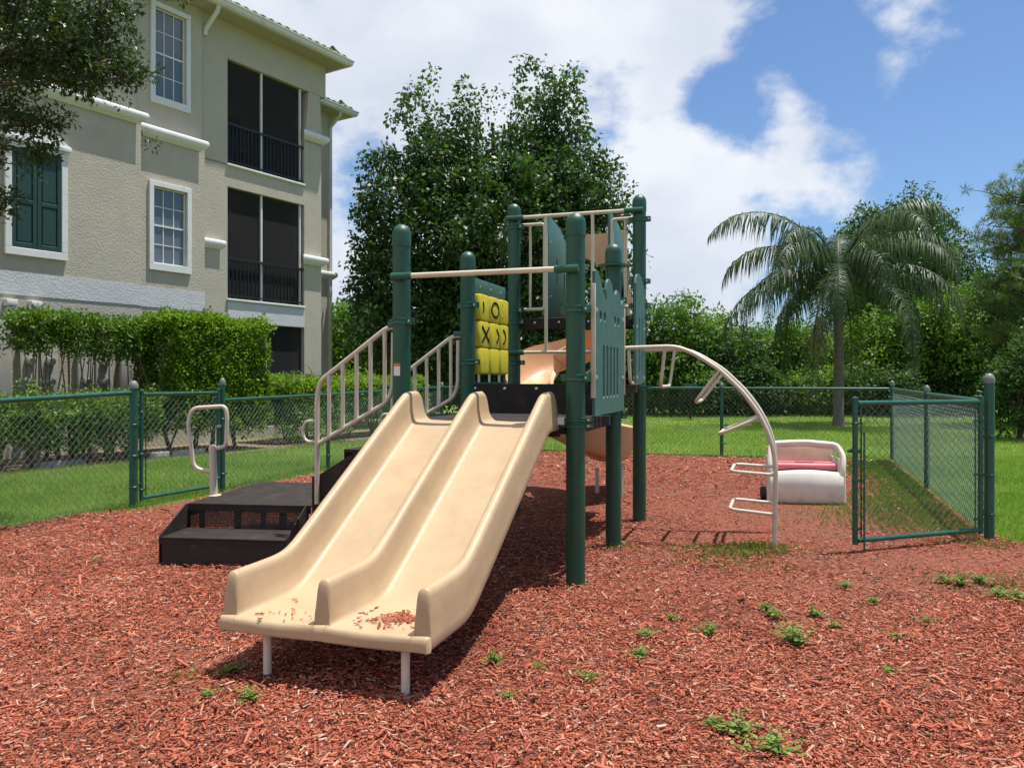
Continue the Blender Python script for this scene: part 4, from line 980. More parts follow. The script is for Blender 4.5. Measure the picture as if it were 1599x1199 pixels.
# top cross bars with end caps
def bar(a, b, r=.019, m='beige', cap=.13):
    a = Vector(a); b = Vector(b); d = (b-a).normalized()
    cap = .10
    root = MB().tube([a+d*cap, b-d*cap], r, 14).build('cross_bar', M_[m], play)
    for p, q in ((a-d*.04, a+d*(cap+.02)), (b+d*.04, b-d*(cap+.02))): MB().tube([p, q], r+.008, 12).build('bar_end', M_['clamp'], root, bevel=.003, seg=1)
    return root
bar((-S1, -.085, 2.085), (0, -.085, 2.085))
def barrier():
    root = empty('barrier'); root.parent = play; y = 2*S1-.085
    a = Vector((-S1, y, 2.975)); b = Vector((0, y, 2.975))
    MB().tube([a+Vector((.1, 0, 0)), b-Vector((.1, 0, 0))], .019, 12).build('top_bar', M_['beige'], root)
    MB().tube([a+Vector((.1, 0, -1.345)), b+Vector((-.1, 0, -1.345))], .016, 12).build('bottom_bar', M_['beige'], root)
    for z in (2.975, 1.63):
        for x in (-S1, 0): s = 1 if x < 0 else -1; MB().tube([(x-s*.05, y, z), (x+s*.13, y, z)], .027, 12).build('bar_end', M_['clamp'], root, bevel=.003, seg=1)
    for x in (-S1+.36, -S1+.83): MB().tube([(x, y, 1.63), (x, y, 2.975)], .0175, 12).build('baluster', M_['beige'], root)
barrier()
# entrance hood of the spiral slide: side panels in beige tube frames
def hood():
    root = empty('slide_hood'); root.parent = play; y0 = 2*S1+.07
    for s, xa, xb in ((1, -S1+.06, -S1+.30), (-1, -.06, -.28)):
        MB().tube(roundpath([(xa, y0, 2.93), (xb, y0, 2.93), (xb, y0, 2.07), (xa, y0, 2.07)], .04), .017, 10).build('frame', M_['beige'], root)
        MB().tube([(xa+s*.09, y0, 2.92), (xa+s*.09, y0, 2.08)], .014, 10).build('baluster', M_['beige'], root)
        b = MB(); pts = [(0, 1.98), (.95, 1.98), (.95, 2.55), (.80, 2.80), (.45, 2.96), (0, 3.03)]
        Mx = Matrix.Translation((xb+s*.03, y0-.0, 0)) @ Matrix.Rotation(R(90), 4, 'Z')
        b.prism(pts, -.012, .012, Mx); p = b.build('hood_panel', M_['panel'], root, bevel=.004)
        for (u, z0_) in ((.32, 2.62), (.62, 2.5)):
            t = MB(); q = [(u, z0_), (u+.025, z0_-.01), (u+.02, z0_-.12), (u+.004, z0_-.24), (u-.015, z0_-.26), (u+.002, z0_-.12), (u-.02, z0_-.03)]
            t.prism(q, -.0135, .0135, Mx); t.build('panel_slot', M_['ink'], root)
        for z in (2.2, 2.75): o = MB().lathe([(.01, 0), (.008, .006), (.001, .008)], (0, 0, 0), 8, Matrix.Rotation(R(90*s), 4, 'Y')).build('bolt', M_['bolt'], root); o.location = (xb+s*.045, y0+.06, z)
    # curved top guard of the slide, seen between the panels
    b = MB(); vs = []; n = 10
    for k, off in enumerate((0, .02)):
        for i in range(n+1):
            t = i/n; x = -1.02+.72*t; y = 2*S1+1.12+.10*math.sin(PI*t)-.12*t+off
            vs += [(x, y, 2.84-.24*min(1, t*1.5)), (x, y, 2.99+.01*math.sin(PI*t))]
    m = 2*(n+1); fs = []
    for i in range(n): q = 2*i; fs += [(q, q+1, q+3, q+2), (q+m, q+2+m, q+3+m, q+1+m), (q, q+2, q+2+m, q+m), (q+1, q+1+m, q+3+m, q+3)]
    fs += [(0, m, m+1, 1), (2*n, 2*n+1, 2*n+1+m, 2*n+m)]
    b.add(vs, fs).build('top_guard', M_['peach'], root, 50)
hood()
MB().box(-.115, -.07, -.030, -.026, 1.065, 1.115).build('label_plate', M_['sticker'], play)

# twin slide -------------------------------------------------------------
def twin_slide():
    ac = (.155, .64, 1.125)          # wall centres; local x is minus a
    st = []                          # stations along b: (b, bed z, wall height)
    def bed(b):
        k = .028; a = 1.040+.580*(b+.30); m = max(a, .284); lo = m+k*math.log(math.exp((a-m)/k)+math.exp((.284-m)/k))
        k = .012; m = min(lo, 1.082); return m-k*math.log(math.exp(-(lo-m)/k)+math.exp(-(1.082-m)/k)) if b < -.02 else 1.082
    def wallh(b):
        h = .200
        if b > -.10:
            t = min(1, max(0, -b+.012)/.10); return .003+h*math.sqrt(max(0, 1-(1-t)**2))
        if b < -2.068:
            t = min(1, (-2.068-b)/.030); return .003+(.195)*math.sqrt(max(0, 1-t*t))
        if b < -1.5: return h-.005*(-1.5-b)
        return h
    bs = [.0, -.006, -.014, -.024, -.04, -.06, -.08, -.10, -.12]+[-.12-.18*i/6 for i in range(1, 7)]+[-.30-1.16*i/14 for i in range(1, 15)]+[-1.46-.30*i/12 for i in range(1, 13)]+[-1.85, -1.95, -2.03, -2.05, -2.068, -2.076, -2.083, -2.089, -2.093, -2.096, -2.098, -2.10]
    lip = [(-2.108, 0, 0), (-2.118, -.003, 0), (-2.128, -.014, 0), (-2.132, -.035, 0), (-2.130, -.064, 0)]
    def wallprof(c, h, fl=1, T=.031):
        base = T+(.004+.018*fl)*min(1, h/.1); f2 = .006+.030*fl
        return [(c-base-f2, 0), (c-base-f2*.42, .006), (c-base-.002, .022*min(1, h/.05)), (c-T-.006, min(.09, h*.45)), (c-T, max(h*.5, h-.035)), (c-T*.86, max(h*.8, h-.016)), (c-T*.5, max(h*.95, h-.004)), (c, h),
                (c+T*.5, max(h*.95, h-.004)), (c+T*.86, max(h*.8, h-.016)), (c+T, max(h*.5, h-.035)), (c+T+.006, min(.09, h*.45)), (c+base+.002, .022*min(1, h/.05)), (c+base+f2*.42, .006), (c+base+f2, 0)]
    def section(b, dz=0, hh=None):
        z = bed(b)+dz; h = wallh(b) if hh is None else hh; pts = []; fl = min(1, max(0, (b+2.10)/.22))
        sk = .055
        pts.append((ac[2]+.040, -sk)); pts.append((ac[2]+.046, -sk+.012)); pts.append((ac[2]+.041, -.004))
        w = wallprof(ac[2], h, fl); pts += [(x, y) for x, y in reversed(w)][3:]
        for a, b2 in ((ac[2], ac[1]),):
            for t in (.33, .66): pts.append((a-.10+(b2-a+.20)*t, -.004))
        w = wallprof(ac[1], h, fl); pts += [(x, y) for x, y in reversed(w)]
        for t in (.33, .66): pts.append((ac[1]-.10+(ac[0]-ac[1]+.20)*t, -.004))
        w = wallprof(ac[0], h, fl); pts += [(x, y) for x, y in reversed(w)][:-3]
        pts.append((ac[0]-.041, -.004)); pts.append((ac[0]-.046, -sk+.012)); pts.append((ac[0]-.040, -sk))
        pts += [(ac[0]-.02, -sk-.004), (ac[1], -sk-.004), (ac[2]+.02, -sk-.004)]
        bb = b if b > -1.5 else -1.5+(b+1.5)*.93
        return [(-x, bb, z+y) for x, y in pts]
    rows = [section(b) for b in bs]
    zb = bed(-2.10)
    for b, dz, _ in lip:
        r = []
        for (x, y, z) in section(-2.10, 0, .003):
            top = z > zb-.03
            inset = .012*((-b-2.10)/.032)**2
            xx = x+(inset if x < -.64 else -inset)
            r.append((xx, -1.5+(b+1.5)*.93, max(z+dz, zb-.066) if top else zb-.062))
        rows.append(r)
    n = len(rows[0]); V = [p for r in rows for p in r]; Fq = []
    for i in range(len(rows)-1):
        for j in range(n): Fq.append((i*n+j, i*n+(j+1) % n, (i+1)*n+(j+1) % n, (i+1)*n+j))
    Fq.append(tuple(range(n))); k = (len(rows)-1)*n; Fq.append(tuple(reversed(range(k, k+n))))
    b = MB(); b.add(V, Fq); o = b.build('twin_slide', M_['tan'], play, 50)
    for a, bb in ((.25, -2.02), (.94, -2.03)):
        l = MB().tube([(-a, bb, -.1), (-a, bb, bed(-2.06)-.056)], .019, 14).build('leg', M_['beige'], o)
        q = MB().box(-a-.05, -a+.05, bb-.05, bb+.05, bed(-2.06)-.066, bed(-2.06)-.0602).build('foot_plate', M_['bolt'], o)
    MB().box(-1.17, -.10, -.055, -.02, .985, 1.02).build('mounting_bracket', M_['black'], o)
    # chips lying on the run-out
    V = []; Fq = []; T = []
    for i in range(230):
        g_ = random.random()
        if g_ < .62: a = random.gauss(.36, .06); bb = random.gauss(-1.86, .05)+(.36-a)*.35
        elif g_ < .85: a = random.uniform(.22, .58); bb = random.uniform(-2.04, -1.75)
        else: a = random.uniform(.70, 1.03); bb = random.uniform(-2.08, -1.6)
        if not (.215 < a < .585 or .70 < a < 1.05): continue
        az = random.random()*PI; l = random.uniform(.004, .016)*(1.6 if random.random() > .9 else 1); w = l*random.uniform(.18, .35); c = Vector((-a, bb, bed(bb)+.003)); d = Vector((math.cos(az), math.sin(az), random.uniform(-.1, .2)))*l; s = Vector((-math.sin(az), math.cos(az), 0))*w; k = len(V); u = Vector((0, 0, .003))
        V += [c-d-s, c-d*.8+s, c+d+s*.6, c+d*.9-s*.8, c-d-s+u, c-d*.8+s+u, c+d+s*.6+u, c+d*.9-s*.8+u]
        Fq += [(k+4, k+5, k+6, k+7), (k, k+4, k+7, k+3), (k+3, k+7, k+6, k+2), (k+2, k+6, k+5, k+1), (k+1, k+5, k+4, k)]; T += [random.uniform(.1, .8)]*8
    Mw = Matrix.Translation(P1) @ Matrix.Rotation(PA, 4, 'Z'); c = fast_mesh('scattered_wood_chips', [tuple(Mw @ v) for v in V], Fq, M_['chip'], None, T)
    tag(c, 'red wood chips lying on the run out of the twin slide', 'mulch', kind='stuff')
    return o
twin_slide()

# spiral slide -------------------------------------------------------------
def spiral():
    P = [(.93, 8.30, 1.95), (.97, 8.65, 1.93), (1.06, 9.15, 1.80), (.93, 9.72, 1.62), (.48, 9.98, 1.42), (.20, 9.55, 1.16), (.30, 9.02, .88), (.72, 8.80, .60), (1.08, 9.05, .45), (1.16, 9.6, .40), (1.14, 10.2, .37)]
    inv = (Matrix.Translation(P1) @ Matrix.Rotation(PA, 4, 'Z')).inverted(); C_ = catmull([inv @ Vector(p) for p in P], 8); n = len(C_); V = []; Fq = []
    for i, p in enumerate(C_):
        t = C_[min(i+1, n-1)]-C_[max(i-1, 0)]; t.z = 0; t.normalize(); s = Vector((t.y, -t.x, 0))   # s points right of travel (outer side, since it turns left)
        prof = []; W = .26
        ho = .40 if i < n*.9 else .25; hi = .20
        if i < 28: ho = .55-.15*min(1, i/20)
        if i < 12: hi = .8-.05*i
        for k in range(15):
            q = -1+2*k/14
            if q < -.55: u = (-.55-q)/.45; x = -W*.72-(W*.28)*math.sin(min(1, u*1.0)*PI/2); z = .035+(hi-.035)*u**1.25
            elif q > .55: u = (q-.55)/.45; x = W*.72+(W*.28)*math.sin(u*PI/2); z = .035+(ho-.035)*u**1.25
            else: x = W*.72*q/.55; z = .035*(abs(q)/.55)**2
            prof.append((x, z))
        outer = [(x*1.06+(.012 if x > 0 else -.012), z-.022) for x, z in prof]; outer[0] = (outer[0][0]-.012, prof[0][1]-.03); outer[-1] = (outer[-1][0]+.012, prof[-1][1]-.03)
        for x, z in prof+outer[::-1]: V.append(p+s*x+Vector((0, 0, z)))
    m = 30
    for i in range(n-1):
        for k in range(m): Fq.append((i*m+k, i*m+(k+1) % m, (i+1)*m+(k+1) % m, (i+1)*m+k))
    Fq.append(tuple(range(m))); Fq.append(tuple(reversed(range((n-1)*m, n*m))))
    o = MB().add(V, Fq).build('spiral_slide', M_['peach'], play, 60)
    for i in (6, 8): 
        p = inv @ Vector({5: (.02, 9.5, 1.12), 6: (1.02, 9.55, .3), 8: (1.30, 9.5, .36)}[i]); 
        MB().tube([(p.x, p.y, -.05), (p.x, p.y, p.z)], .025, 10).build('leg', M_['beige'], o)
spiral()

# handrails ---------------------------------------------------------------
def handrail(y, off):
    root = empty('handrail'); root.parent = play; x0 = -S1-.07; x1 = -1.98
    top = [(x0, y, 1.735), (x1+.12, y, 1.40), (x1, y, 1.26), (x1, y, .44)]
    fr = roundpath([(x0+.03, y, 1.74), (x0-.06, y, 1.735), (x1+.02, y, 1.345), (x1, y, 1.22), (x1, y, .44)], .12, n=7)
    MB().tube(fr, .0185, 12).build('top_rail', M_['beige'], root)
    MB().tube(roundpath([(x1, y, .88), (x0-.06, y, 1.20), (x0-.015, y, 1.30), (x0-.01, y, 1.70)], .09, n=6), .017, 12).build('bottom_rail', M_['beige'], root)
    for i in range(5):
        t = (i+.9)/5.6; x = x1+(x0-x1)*t; zb = .88+.325*(x-x1)/(x0-.06-x1); zt = 1.345+.39*(x-x1-.02)/(x0-.08-x1)
        MB().tube([(x, y, zb), (x, y, zb+.12), (x, y, zt-.12), (x, y, zt)], [.0165, .0145, .0145, .018], 10).build('baluster', M_['beige'], root)
    MB().tube(roundpath([(x1, y+off*.0, 1.055), (x1-.10, y, 1.055), (x1-.13, y, .98), (x1-.10, y, .90), (x1, y, .90)], .05, n=5), .011, 8).build('hand_loop', M_['beige'], root)
    for z in (.50, .62): o = MB().lathe([(.008, -.024), (.008, .024)], (0, 0, 0), 8, Matrix.Rotation(R(90), 4, 'X')).build('bolt', M_['bolt'], root); o.location = (x1, y, z)
    o = MB().box(-.10, .03, -.03, .03, -.02, .02).build('rail_bracket', M_['clamp'], root, bevel=.006); o.location = (x0+.055, y, 1.755)
handrail(.03, -1); handrail(S1-.02, 1)
# stairs from the transfer platform up to the low deck, in black side plates
st = empty('stairs'); st.parent = play
for k in range(3):
    x = -2.02+.25*k; z = .405+.222*(k+1); 
    if z < 1.06: MB().box(x, x+.27, .06, S1-.06, z-.02, z).build('tread', M_['black'], st); MB().box(x, x+.004, .06, S1-.06, z-.20, z-.021).build('riser', M_['perf'], st)
for y in (.045, S1-.05): MB().prism([(-2.03, .33), (-1.30, .93), (-1.30, 1.10), (-1.62, .86), (-1.96, .66), (-2.03, .64)], y-.004, y+.004).build('stringer', M_['black'], st)
for y in (.1, S1-.1): MB().tube([(-1.99, y, -.05), (-1.99, y, .39)], .02, 8).build('support_leg', M_['black'], st)

# game panel with turning drums ------------------------------------------
def game():
    root = empty('game_panel'); root.parent = play; X = -S1+.0; y0, y1 = 1.40, 2.24
    MB().box(X-.012, X+.012, y0-.02, y1+.0, 2.125, 2.255).build('header', M_['panel'], root, bevel=.004)
    MB().box(X-.010, X+.010, y0-.02, y1, 1.30, 1.335).build('bottom_rail', M_['panel'], root)
    for y in (1.395, y1+.012): MB().box(X-.009, X+.009, y-.02, y+.0, 1.336, 2.124).build('side_frame', M_['panel'], root)
    cw = .272
    for j in range(3): MB().tube([(X, y0+cw*(j+.5)+.005, 1.336), (X, y0+cw*(j+.5)+.005, 2.124)], .012, 8).build('spindle', M_['bolt'], root)
    for r_ in range(3):
        for j in range(3):
            yc = y0+cw*(j+.5)+.005; zc = 2.0-.237*r_; hw = cw/2-.004
            b = MB(); pts = []; n = 6   # rounded barrel: cross-section in x,y bulging towards the viewer
            sec = []
            for k in range(24):
                t = 2*PI*k/24; cx = math.copysign(abs(math.cos(t))**.55, math.cos(t))*.062; cy = math.copysign(abs(math.sin(t))**.38, math.sin(t))*hw; sec.append((cx, cy))
            prof = [(-.116, .80), (-.110, .95), (-.095, 1), (.095, 1), (.110, .95), (.116, .80)]
            for z, q in prof: pts += [(X+cx*q, yc+cy*q, zc+z) for cx, cy in sec]
            fs = [tuple(reversed(range(24))), tuple(range(120, 144))]
            for i in range(5): fs += [(i*24+k, i*24+(k+1) % 24, (i+1)*24+(k+1) % 24, (i+1)*24+k) for k in range(24)]
            b.add(pts, fs).build('drum', M_['yellow'], root, 40)
    def xd(y):
        q = ((y-y0-.005)%cw-cw/2)/(cw/2-.004); sn = min(.98, abs(q)**(1/.38)); return X+.062*(1-sn*sn)**.275-.006
    def stroke(name, pts, closed=False, w=.013):
        MB().tube([(xd(p[0]), p[0], p[1]) for p in pts], w, 6, closed).build(name, M_['ink'], root)
    yc = [y0+cw*(j+.5)+.005 for j in range(3)]; zc = [2.0-.237*k for k in range(3)]
    stroke('letter_o', [(yc[1]-.005+.092*math.cos(t), zc[0]+.066*math.sin(t)) for t in [2*PI*i/20 for i in range(20)]], True)
    for dz in (-.06, .06): stroke('dot', [(yc[2]-.075, zc[0]+dz-.008), (yc[2]-.075, zc[0]+dz+.008)], w=.009)
    stroke('symbol_stroke', [(yc[0]-.085-.04*math.cos(t), zc[0]+.06*math.sin(t)) for t in [PI-.9+1.8*i/8 for i in range(9)]])
    for s in (1, -1): stroke('letter_x', [(yc[0]+.015-.095+.18*i/8, zc[1]-s*(.07-.14*i/8)) for i in range(9)], w=.014)
    stroke('chevron', [(yc[1]+.02+.08*(1-abs(i-4)/4), zc[1]+.066*(i-4)/4) for i in range(9)])
    stroke('bracket', [(yc[2]-.085+.09*math.cos(t), zc[1]+.068*math.sin(t)) for t in [-1.35+2.7*i/10 for i in range(11)]])
    for k in range(3):
        o = MB().lathe([(.010, 0), (.008, .006), (.001, .008)], (0, 0, 0), 8, Matrix.Rotation(R(90), 4, 'Y')).build('bolt', M_['bolt'], root); o.location = (X+.0125, yc[k], 2.19)
game()

# shaped side panels --------------------------------------------------------
def shaped(y0, y1, x, zb, zt, full):
    root = empty('shaped_panel'); root.parent = play; L_ = y1-y0; bm = bmesh.new()
    def u(t): return y0+L_*t
    Hh = zt-zb
    if full:
        top = [(0, .985), (.03, 1.0), (.10, .995), (.17, .95), (.24, .88), (.31, .83), (.36, .82), (.37, .90), (.39, .955), (.44, .985), (.50, .985), (.56, .95), (.60, .88), (.62, .80), (.66, .78), (.68, .84), (.70, .90), (.74, .935), (.80, .93), (.85, .90), (.885, .85), (.91, .83), (.94, .86), (.97, .88), (1, .87)]
    else: top = [(0, .90), (.06, .955), (.2, .99), (.4, 1), (.6, .98), (.8, .93), (1, .84)]
    outline = [(1, 0), (0, 0)]+top
    # panel with real slots: build as 2-D polygon with holes via triangulation
    loops = [[(u(a), zb+Hh*b) for a, b in outline]]
    if full:
        for i in range(5):
            c = .27+.118*i; w = .030; z0, z1 = .13+.0*i, .50
            loops.append([(u(c-w), zb+Hh*z0), (u(c), zb+Hh*(z0-.022)), (u(c+w), zb+Hh*z0), (u(c+w), zb+Hh*(z1-.02)), (u(c), zb+Hh*z1), (u(c-w), zb+Hh*(z1-.02))])
        for c in (.17, .30, .66, .78):
            loops.append([(u(c+.038*math.cos(t)), zb+Hh*(.70+.030*math.sin(t)*(1 if math.sin(t) > 0 else 1.6))) for t in [-2*PI*i/10 for i in range(10)]])
    else:
        for i in range(2): loops.append([(u(.35+.3*i-.04), zb+Hh*.1), (u(.35+.3*i+.04), zb+Hh*.1), (u(.35+.3*i+.04), zb+Hh*.6), (u(.35+.3*i-.04), zb+Hh*.6)])
    for lp in loops:
        vs = [bm.verts.new((x, a, b)) for a, b in lp]
        for i in range(len(vs)): bm.edges.new((vs[i], vs[(i+1) % len(vs)]))
    bmesh.ops.triangle_fill(bm, use_beauty=True, edges=bm.edges[:])
    bmesh.ops.recalc_face_normals(bm, faces=bm.faces)
    r_ = bmesh.ops.extrude_face_region(bm, geom=bm.faces[:]); vs = [e for e in r_['geom'] if isinstance(e, bmesh.types.BMVert)]; bmesh.ops.translate(bm, verts=vs, vec=(.019, 0, 0)); bmesh.ops.recalc_face_normals(bm, faces=bm.faces)
    me = bpy.data.meshes.new('panel_board'); bm.to_mesh(me); bm.free(); link('panel_board', me, M_['panel'], root)
    if full:
        for yy, a, b in ((y0-.004, zb+.12, zb+.88), (y1+.002, zb+.12, zb+.80)):
            MB().box(x-.006, x+.026, yy-.018 if yy < y0 else yy, yy if yy < y0 else yy+.018, a, b).build('edge_strip', M_['beige'], root, bevel=.005)
    for z in (1.375, 1.827):
        for yy in (y0+.05, y1-.05): o = MB().lathe([(.02, -.03), (.022, 0), (.012, .006), (.001, .008)], (0, 0, 0), 10, Matrix.Rotation(R(90), 4, 'Y')).build('bolt', M_['bolt'], root); o.location = (x+.02, yy, z)
    if full:
        for z in (1.40, 1.85): MB().tube(roundpath([(.05, y0+.0, z), (x-.01, y0+.03, z+.02), (x-.01, y0+.06, z+.16)], .03), .012, 8).build('bracket', M_['beige'], root)
shaped(.075, 1.12, .095, 1.12, 2.10, True)
shaped(1.86, 2.36, .065, 1.33, 2.31, False)

# arch climber ---------------------------------------------------------------
def climber():
    root = empty('arch_climber'); root.parent = play
    prof = [(-.02, 1.630), (.10, 1.634), (.25, 1.637), (.434, 1.636), (.57, 1.59), (.698, 1.515), (.80, 1.445), (.885, 1.365), (.97, 1.28), (1.05, 1.18), (1.11, 1.09), (1.165, .985), (1.205, .88), (1.232, .77), (1.246, .63), (1.248, .45), (1.242, .2), (1.236, -.05)]
    YS = (1.70, 2.36)
    for y in YS: MB().tube(catmull([(a, y, z) for a, z in prof], 3), .0185, 12).build('rail', M_['beige'], root, 60)
    rung = [((.045, 1.625), (.055, 1.33)), ((.355, 1.62), (.315, 1.30)), ((.80, 1.43), (.605, 1.17)), ((1.128, 1.05), (.80, .905)), ((1.236, .585), (.895, .60)), ((1.238, .262), (.885, .285))]
    for (a, z), (b, w) in rung:
        y0, y1 = YS
        MB().tube(roundpath([(a, y0+.01, z), (b, y0+.03, w), (b, y1-.03, w), (a, y1-.01, z)], .07, n=6), .0145, 10).build('rung', M_['beige'], root, 60)
        for y in YS: o = MB().lathe([(.007, -.022), (.007, .022)], (0, 0, 0), 8, Matrix.Rotation(R(90), 4, 'X')).build('bolt', M_['bolt'], root); o.location = (a, y, z)
climber()

# transfer steps and platform ---------------------------------------------------
TA = math.atan2(-.13, .99)
tp = empty('transfer_platform', (-2.56, 5.80, 0), TA, 'low black perforated steel steps and platform with a tan grab handle', 'step platform')
W = .95
MB().box(0, W, 0, .40, .200, .218).build('step', M_['black'], tp, bevel=.004)
MB().box(.008, W-.008, .004, .007, .0, .1995).build('riser', M_['perf'], tp)
MB().box(.005, W-.005, .404, .407, .219, .385).build('riser', M_['perf'], tp)
MB().box(.0, W, .0, .012, .165, .1995).build('nosing', M_['black'], tp)
MB().prism([(0, .387), (W+.04, .387), (W+.04, .405), (0, .405)], .385, 1.68).build('platform', M_['black'], tp, bevel=.004)
MB().box(.0, W+.04, .382, .394, .345, .3865).build('nosing', M_['black'], tp)
for x in (.35, .72): MB().box(x, x+.045, .43, .46, .0, .3865).build('support', M_['black'], tp)
My = Matrix.Rotation(R(90), 4, 'Z')
for x in (-.012, W+.002):
    MB().prism([(0, 0), (.42, 0), (.42, .402), (.36, .402), (.0, .222)], -.004, .004, Matrix.Translation((x+.004, 0, 0)) @ My).build('side_plate', M_['black'], tp)
MB().box(-.008, -.001, .421, 1.68, .30, .404).build('skirt', M_['black'], tp); MB().box(.0, W+.04, 1.681, 1.688, .30, .404).build('skirt', M_['black'], tp)
for x, y in ((.05, 1.6), (W-.02, 1.6), (.05, .5)): MB().tube([(x, y, -.05), (x, y, .386)], .022, 10).build('leg', M_['black'], tp)
def handle():
    inv = (Matrix.Translation((-2.56, 5.80, 0)) @ Matrix.Rotation(TA, 4, 'Z')).inverted()
    def w(px, py, Y=6.60): return inv @ at(px, Y, py)
    root = empty('grab_handle'); root.parent = tp; b = w(334, 775); t = w(331, 700)
    b.z = .405; t = Vector((b.x-.012, b.y, .80))
    MB().tube([b, t], .031, 16).build('handle_post', M_['beige'], root)
    MB().lathe([(.031, 0), (.026, .014), (.014, .022), (.001, .024)], t, 16).build('post_cap', M_['beige'], root)
    MB().lathe([(.06, 0), (.055, .004), (.034, .006)], (b.x, b.y, .4052), 16).build('base_plate', M_['cream'], root)
    pts = [w(338, 700), w(353, 697), w(355, 650), w(352, 634), w(300, 637), w(293, 660), w(303, 732), w(330, 736)]
    MB().tube(roundpath(pts, .075, n=7), .0165, 12).build('handle_loop', M_['beige'], root, 60)
handle()

# toy ------------------------------------------------------------------------
def toy():
    root = empty('toy_kitchen', (2.83, 8.74, 0), R(-8), 'white plastic toy with a pink tray lying low on the mulch behind the arch climber', 'plastic toy')
    n = 12; Wd = .77
    # front shell: bowed panel
    b = MB(); vs = []; rows = [(.0, .02), (.03, -.005), (.18, -.03), (.30, -.01), (.345, .035)]
    for z, y in rows: vs += [(Wd*i/n, y-.035*math.sin(PI*i/n), z+(.03*math.sin(PI*i/n) if z > .28 else 0)) for i in range(n+1)]
    for z, y in reversed(rows): vs += [(Wd*i/n, y+.03-.035*math.sin(PI*i/n), z-.008+(.03*math.sin(PI*i/n) if z > .28 else 0)) for i in range(n+1)]
    m = n+1; K = len(rows)*2; fs = []
    for r_ in range(K): fs += [(r_*m+i, r_*m+i+1, ((r_+1) % K)*m+i+1, ((r_+1) % K)*m+i) for i in range(n)]
    fs += [tuple(r_*m for r_ in range(K)), tuple(r_*m+n for r_ in reversed(range(K)))]
    b.add(vs, fs).build('front_shell', M_['white'], root, 50)
    MB().tube(roundpath([(0.0, .02, .02), (.0, .03, .40), (.02, .10, .55), (.05, .16, .645), (.40, .15, .665), (.74, .16, .635), (.79, .08, .52), (Wd, .03, .38), (Wd, .02, .02)], .06), .032, 12).build('rim', M_['white'], root, 60)
    MB().tube(roundpath([(.07, .13, .44), (.085, .18, .605), (.40, .18, .622), (.71, .18, .595), (.72, .13, .43)], .03), .014, 8).build('inner_rim', M_['white'], root, 60)
    MB().box(.03, .74, .36, .40, .12, .60).build('back_shell', M_['cream'], root, bevel=.02)
    for x in (.015, .73): MB().box(x, x+.025, .06, .38, .0, .50).build('side_shell', M_['white'], root, bevel=.012)
    MB().box(.05, .735, .07, .355, .36, .44).build('tray', M_['pink'], root, bevel=.035, seg=3)
    MB().box(.30, .50, .12, .20, .441, .447).build('tray_recess', M_['pink'], root, bevel=.002)
    MB().tube([(-.08, .1, .10), (-.03, .1, .10)], .075, 16).build('wheel', M_['rubber'], root, bevel=.008); MB().tube([(-.03, .1, .10), (.02, .1, .10)], .012, 8).build('axle', M_['bolt'], root)
toy()

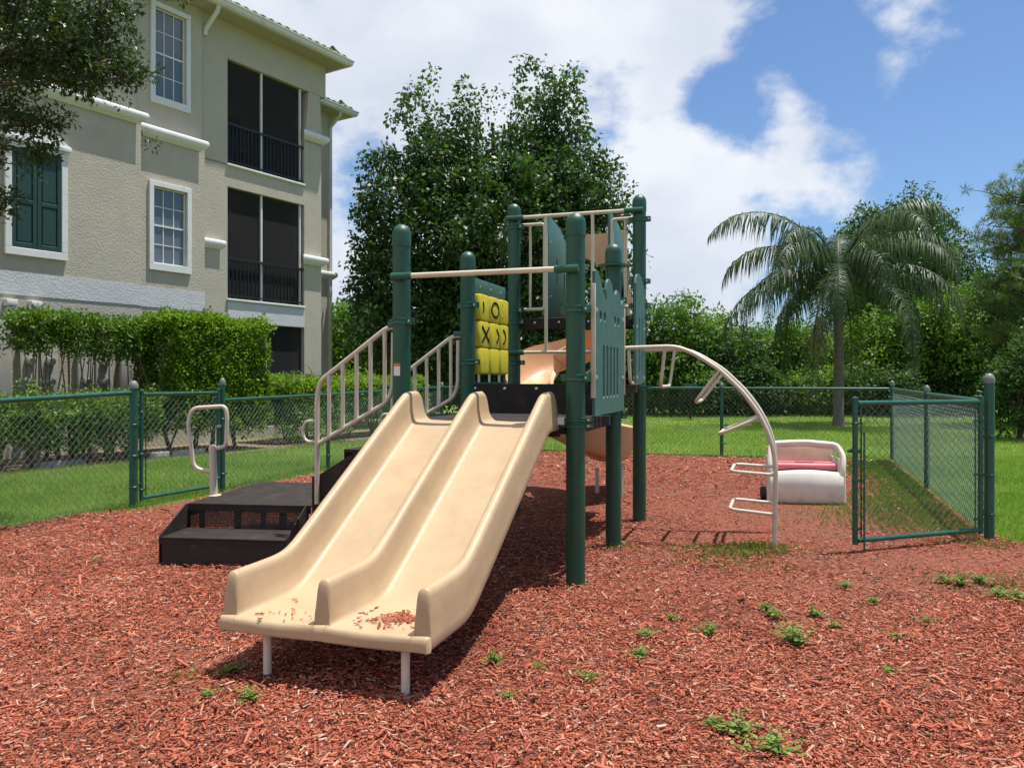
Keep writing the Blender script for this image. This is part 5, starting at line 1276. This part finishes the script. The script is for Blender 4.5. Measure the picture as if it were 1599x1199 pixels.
# weeds ----------------------------------------------------------------------
def weeds():
    G = 'small weeds sprouting from the mulch'
    protos = []
    for k in range(5):
        V = []; Fq = []; T = []
        for s in range(26):
            az = random.random()*2*PI; el = R(random.uniform(25, 85)); l = random.uniform(.03, .085); d = Vector((math.cos(az)*math.cos(el), math.sin(az)*math.cos(el), math.sin(el)))
            i = len(V); w = d.cross(Vector((.3, .2, 1))).normalized()*.0012; V += [-w, w, d*l+w, d*l-w]; Fq.append((i, i+1, i+2, i+3)); T += [.2]*4
            for j in range(6):
                p = d*l*(j+1)/6+Vector((random.gauss(0, .004), random.gauss(0, .004), 0)); a2 = random.random()*2*PI; q = (Vector((math.cos(a2), math.sin(a2), random.uniform(-.1, .8)))).normalized()*random.uniform(.008, .018); w = q.cross(Vector((0, 0, 1))).normalized()*q.length*.33; i = len(V)
                V += [p, p+q*.5-w, p+q, p+q*.5+w]; Fq.append((i, i+1, i+2, i+3)); T += [random.random()]*4
        protos.append((V, Fq, T))
    spots = [(1245, 1010, 1.5, 'bushiest weed in the mulch right of the slide'), (1105, 995, 1.25, 'spreading weed right of the slide, left of the bushiest'), (1008, 997, 1.0, 'small weed just right of the slide shadow'), (1000, 1030, .9, 'small weed low beside the slide shadow'), (1270, 965, 1.2, 'weed just behind the bushiest weed'),
             (1205, 965, 1.2, 'weed left behind the bushiest weed'), (1195, 955, .9, 'thin weed left behind the bushiest pair'), (1400, 1000, .9, 'small weed alone in the mulch at right'), (1448, 978, .8, 'tiny weed at right nearest the gate side'), (1365, 945, .8, 'tiny weed below the open gate'),
             (910, 1065, .9, 'small weed right of the slide legs'), (772, 1038, .8, 'tiny weed beside the slide shadow tip'), (1150, 1150, 1.3, 'leafy weed at the bottom edge, left one of two'), (1205, 1180, 1.4, 'leafy weed at the bottom edge, right one of two'), (1118, 1140, .9, 'small weed left of the bottom edge pair'),
             (360, 1055, 1.1, 'weed left of the slide leg in the shadow edge'), (390, 1098, 1.1, 'weed in front of the left slide leg'), (325, 1090, .8, 'tiny weed at far left of the slide shadow'), (312, 868, .8, 'bright weed at the lower step riser'), (1500, 915, 1.3, 'weed right of the gate in the worn mulch'), (1560, 935, 1.3, 'weed clump near the right edge'),
             (1530, 912, 1.2, 'weed between two clumps near the right edge'), (1475, 912, 1.1, 'weed left of the right edge clumps'), (1590, 940, 1.4, 'weed clump at the right edge'), (1300, 985, .7, 'tiny weed right of the bushiest weed'), (792, 1095, .7, 'tiny weed at the bottom centre'), (1050, 970, .7, 'tiny weed behind the spreading weed'), (1390, 1055, .7, 'tiny weed low at right'),
             (148, 880, .6, 'tiny weed left of the steps'), (800, 790, .9, 'thin grassy weed beneath the slide'), (845, 1050, .7, 'tiny weed between the slide legs and the posts'), (1165, 870, .9, 'weed in front of the arch climber foot'), (1320, 920, .8, 'tiny weed under the open gate')]
    for i, (px, py, s, lab) in enumerate(spots):
        V, Fq, T = protos[i % 5]; Y = H*F/(py-HZ)
        me = bpy.data.meshes.get('weed_%d' % (i % 5))
        o = fast_mesh('weed', [tuple(v) for v in V], Fq, LM['weed'], None, T) if i < 5 else link('weed', weeds.m[i % 5], None)
        if i < 5: weeds.m.append(o.data)
        o.location = at(px, Y, z=.012); o.rotation_euler = (0, 0, random.random()*6); o.scale = (s*random.uniform(1.1, 1.6), s*random.uniform(1.1, 1.6), s*random.uniform(.55, .95)); tag(o, lab, 'weed', G)
weeds.m = []
weeds()
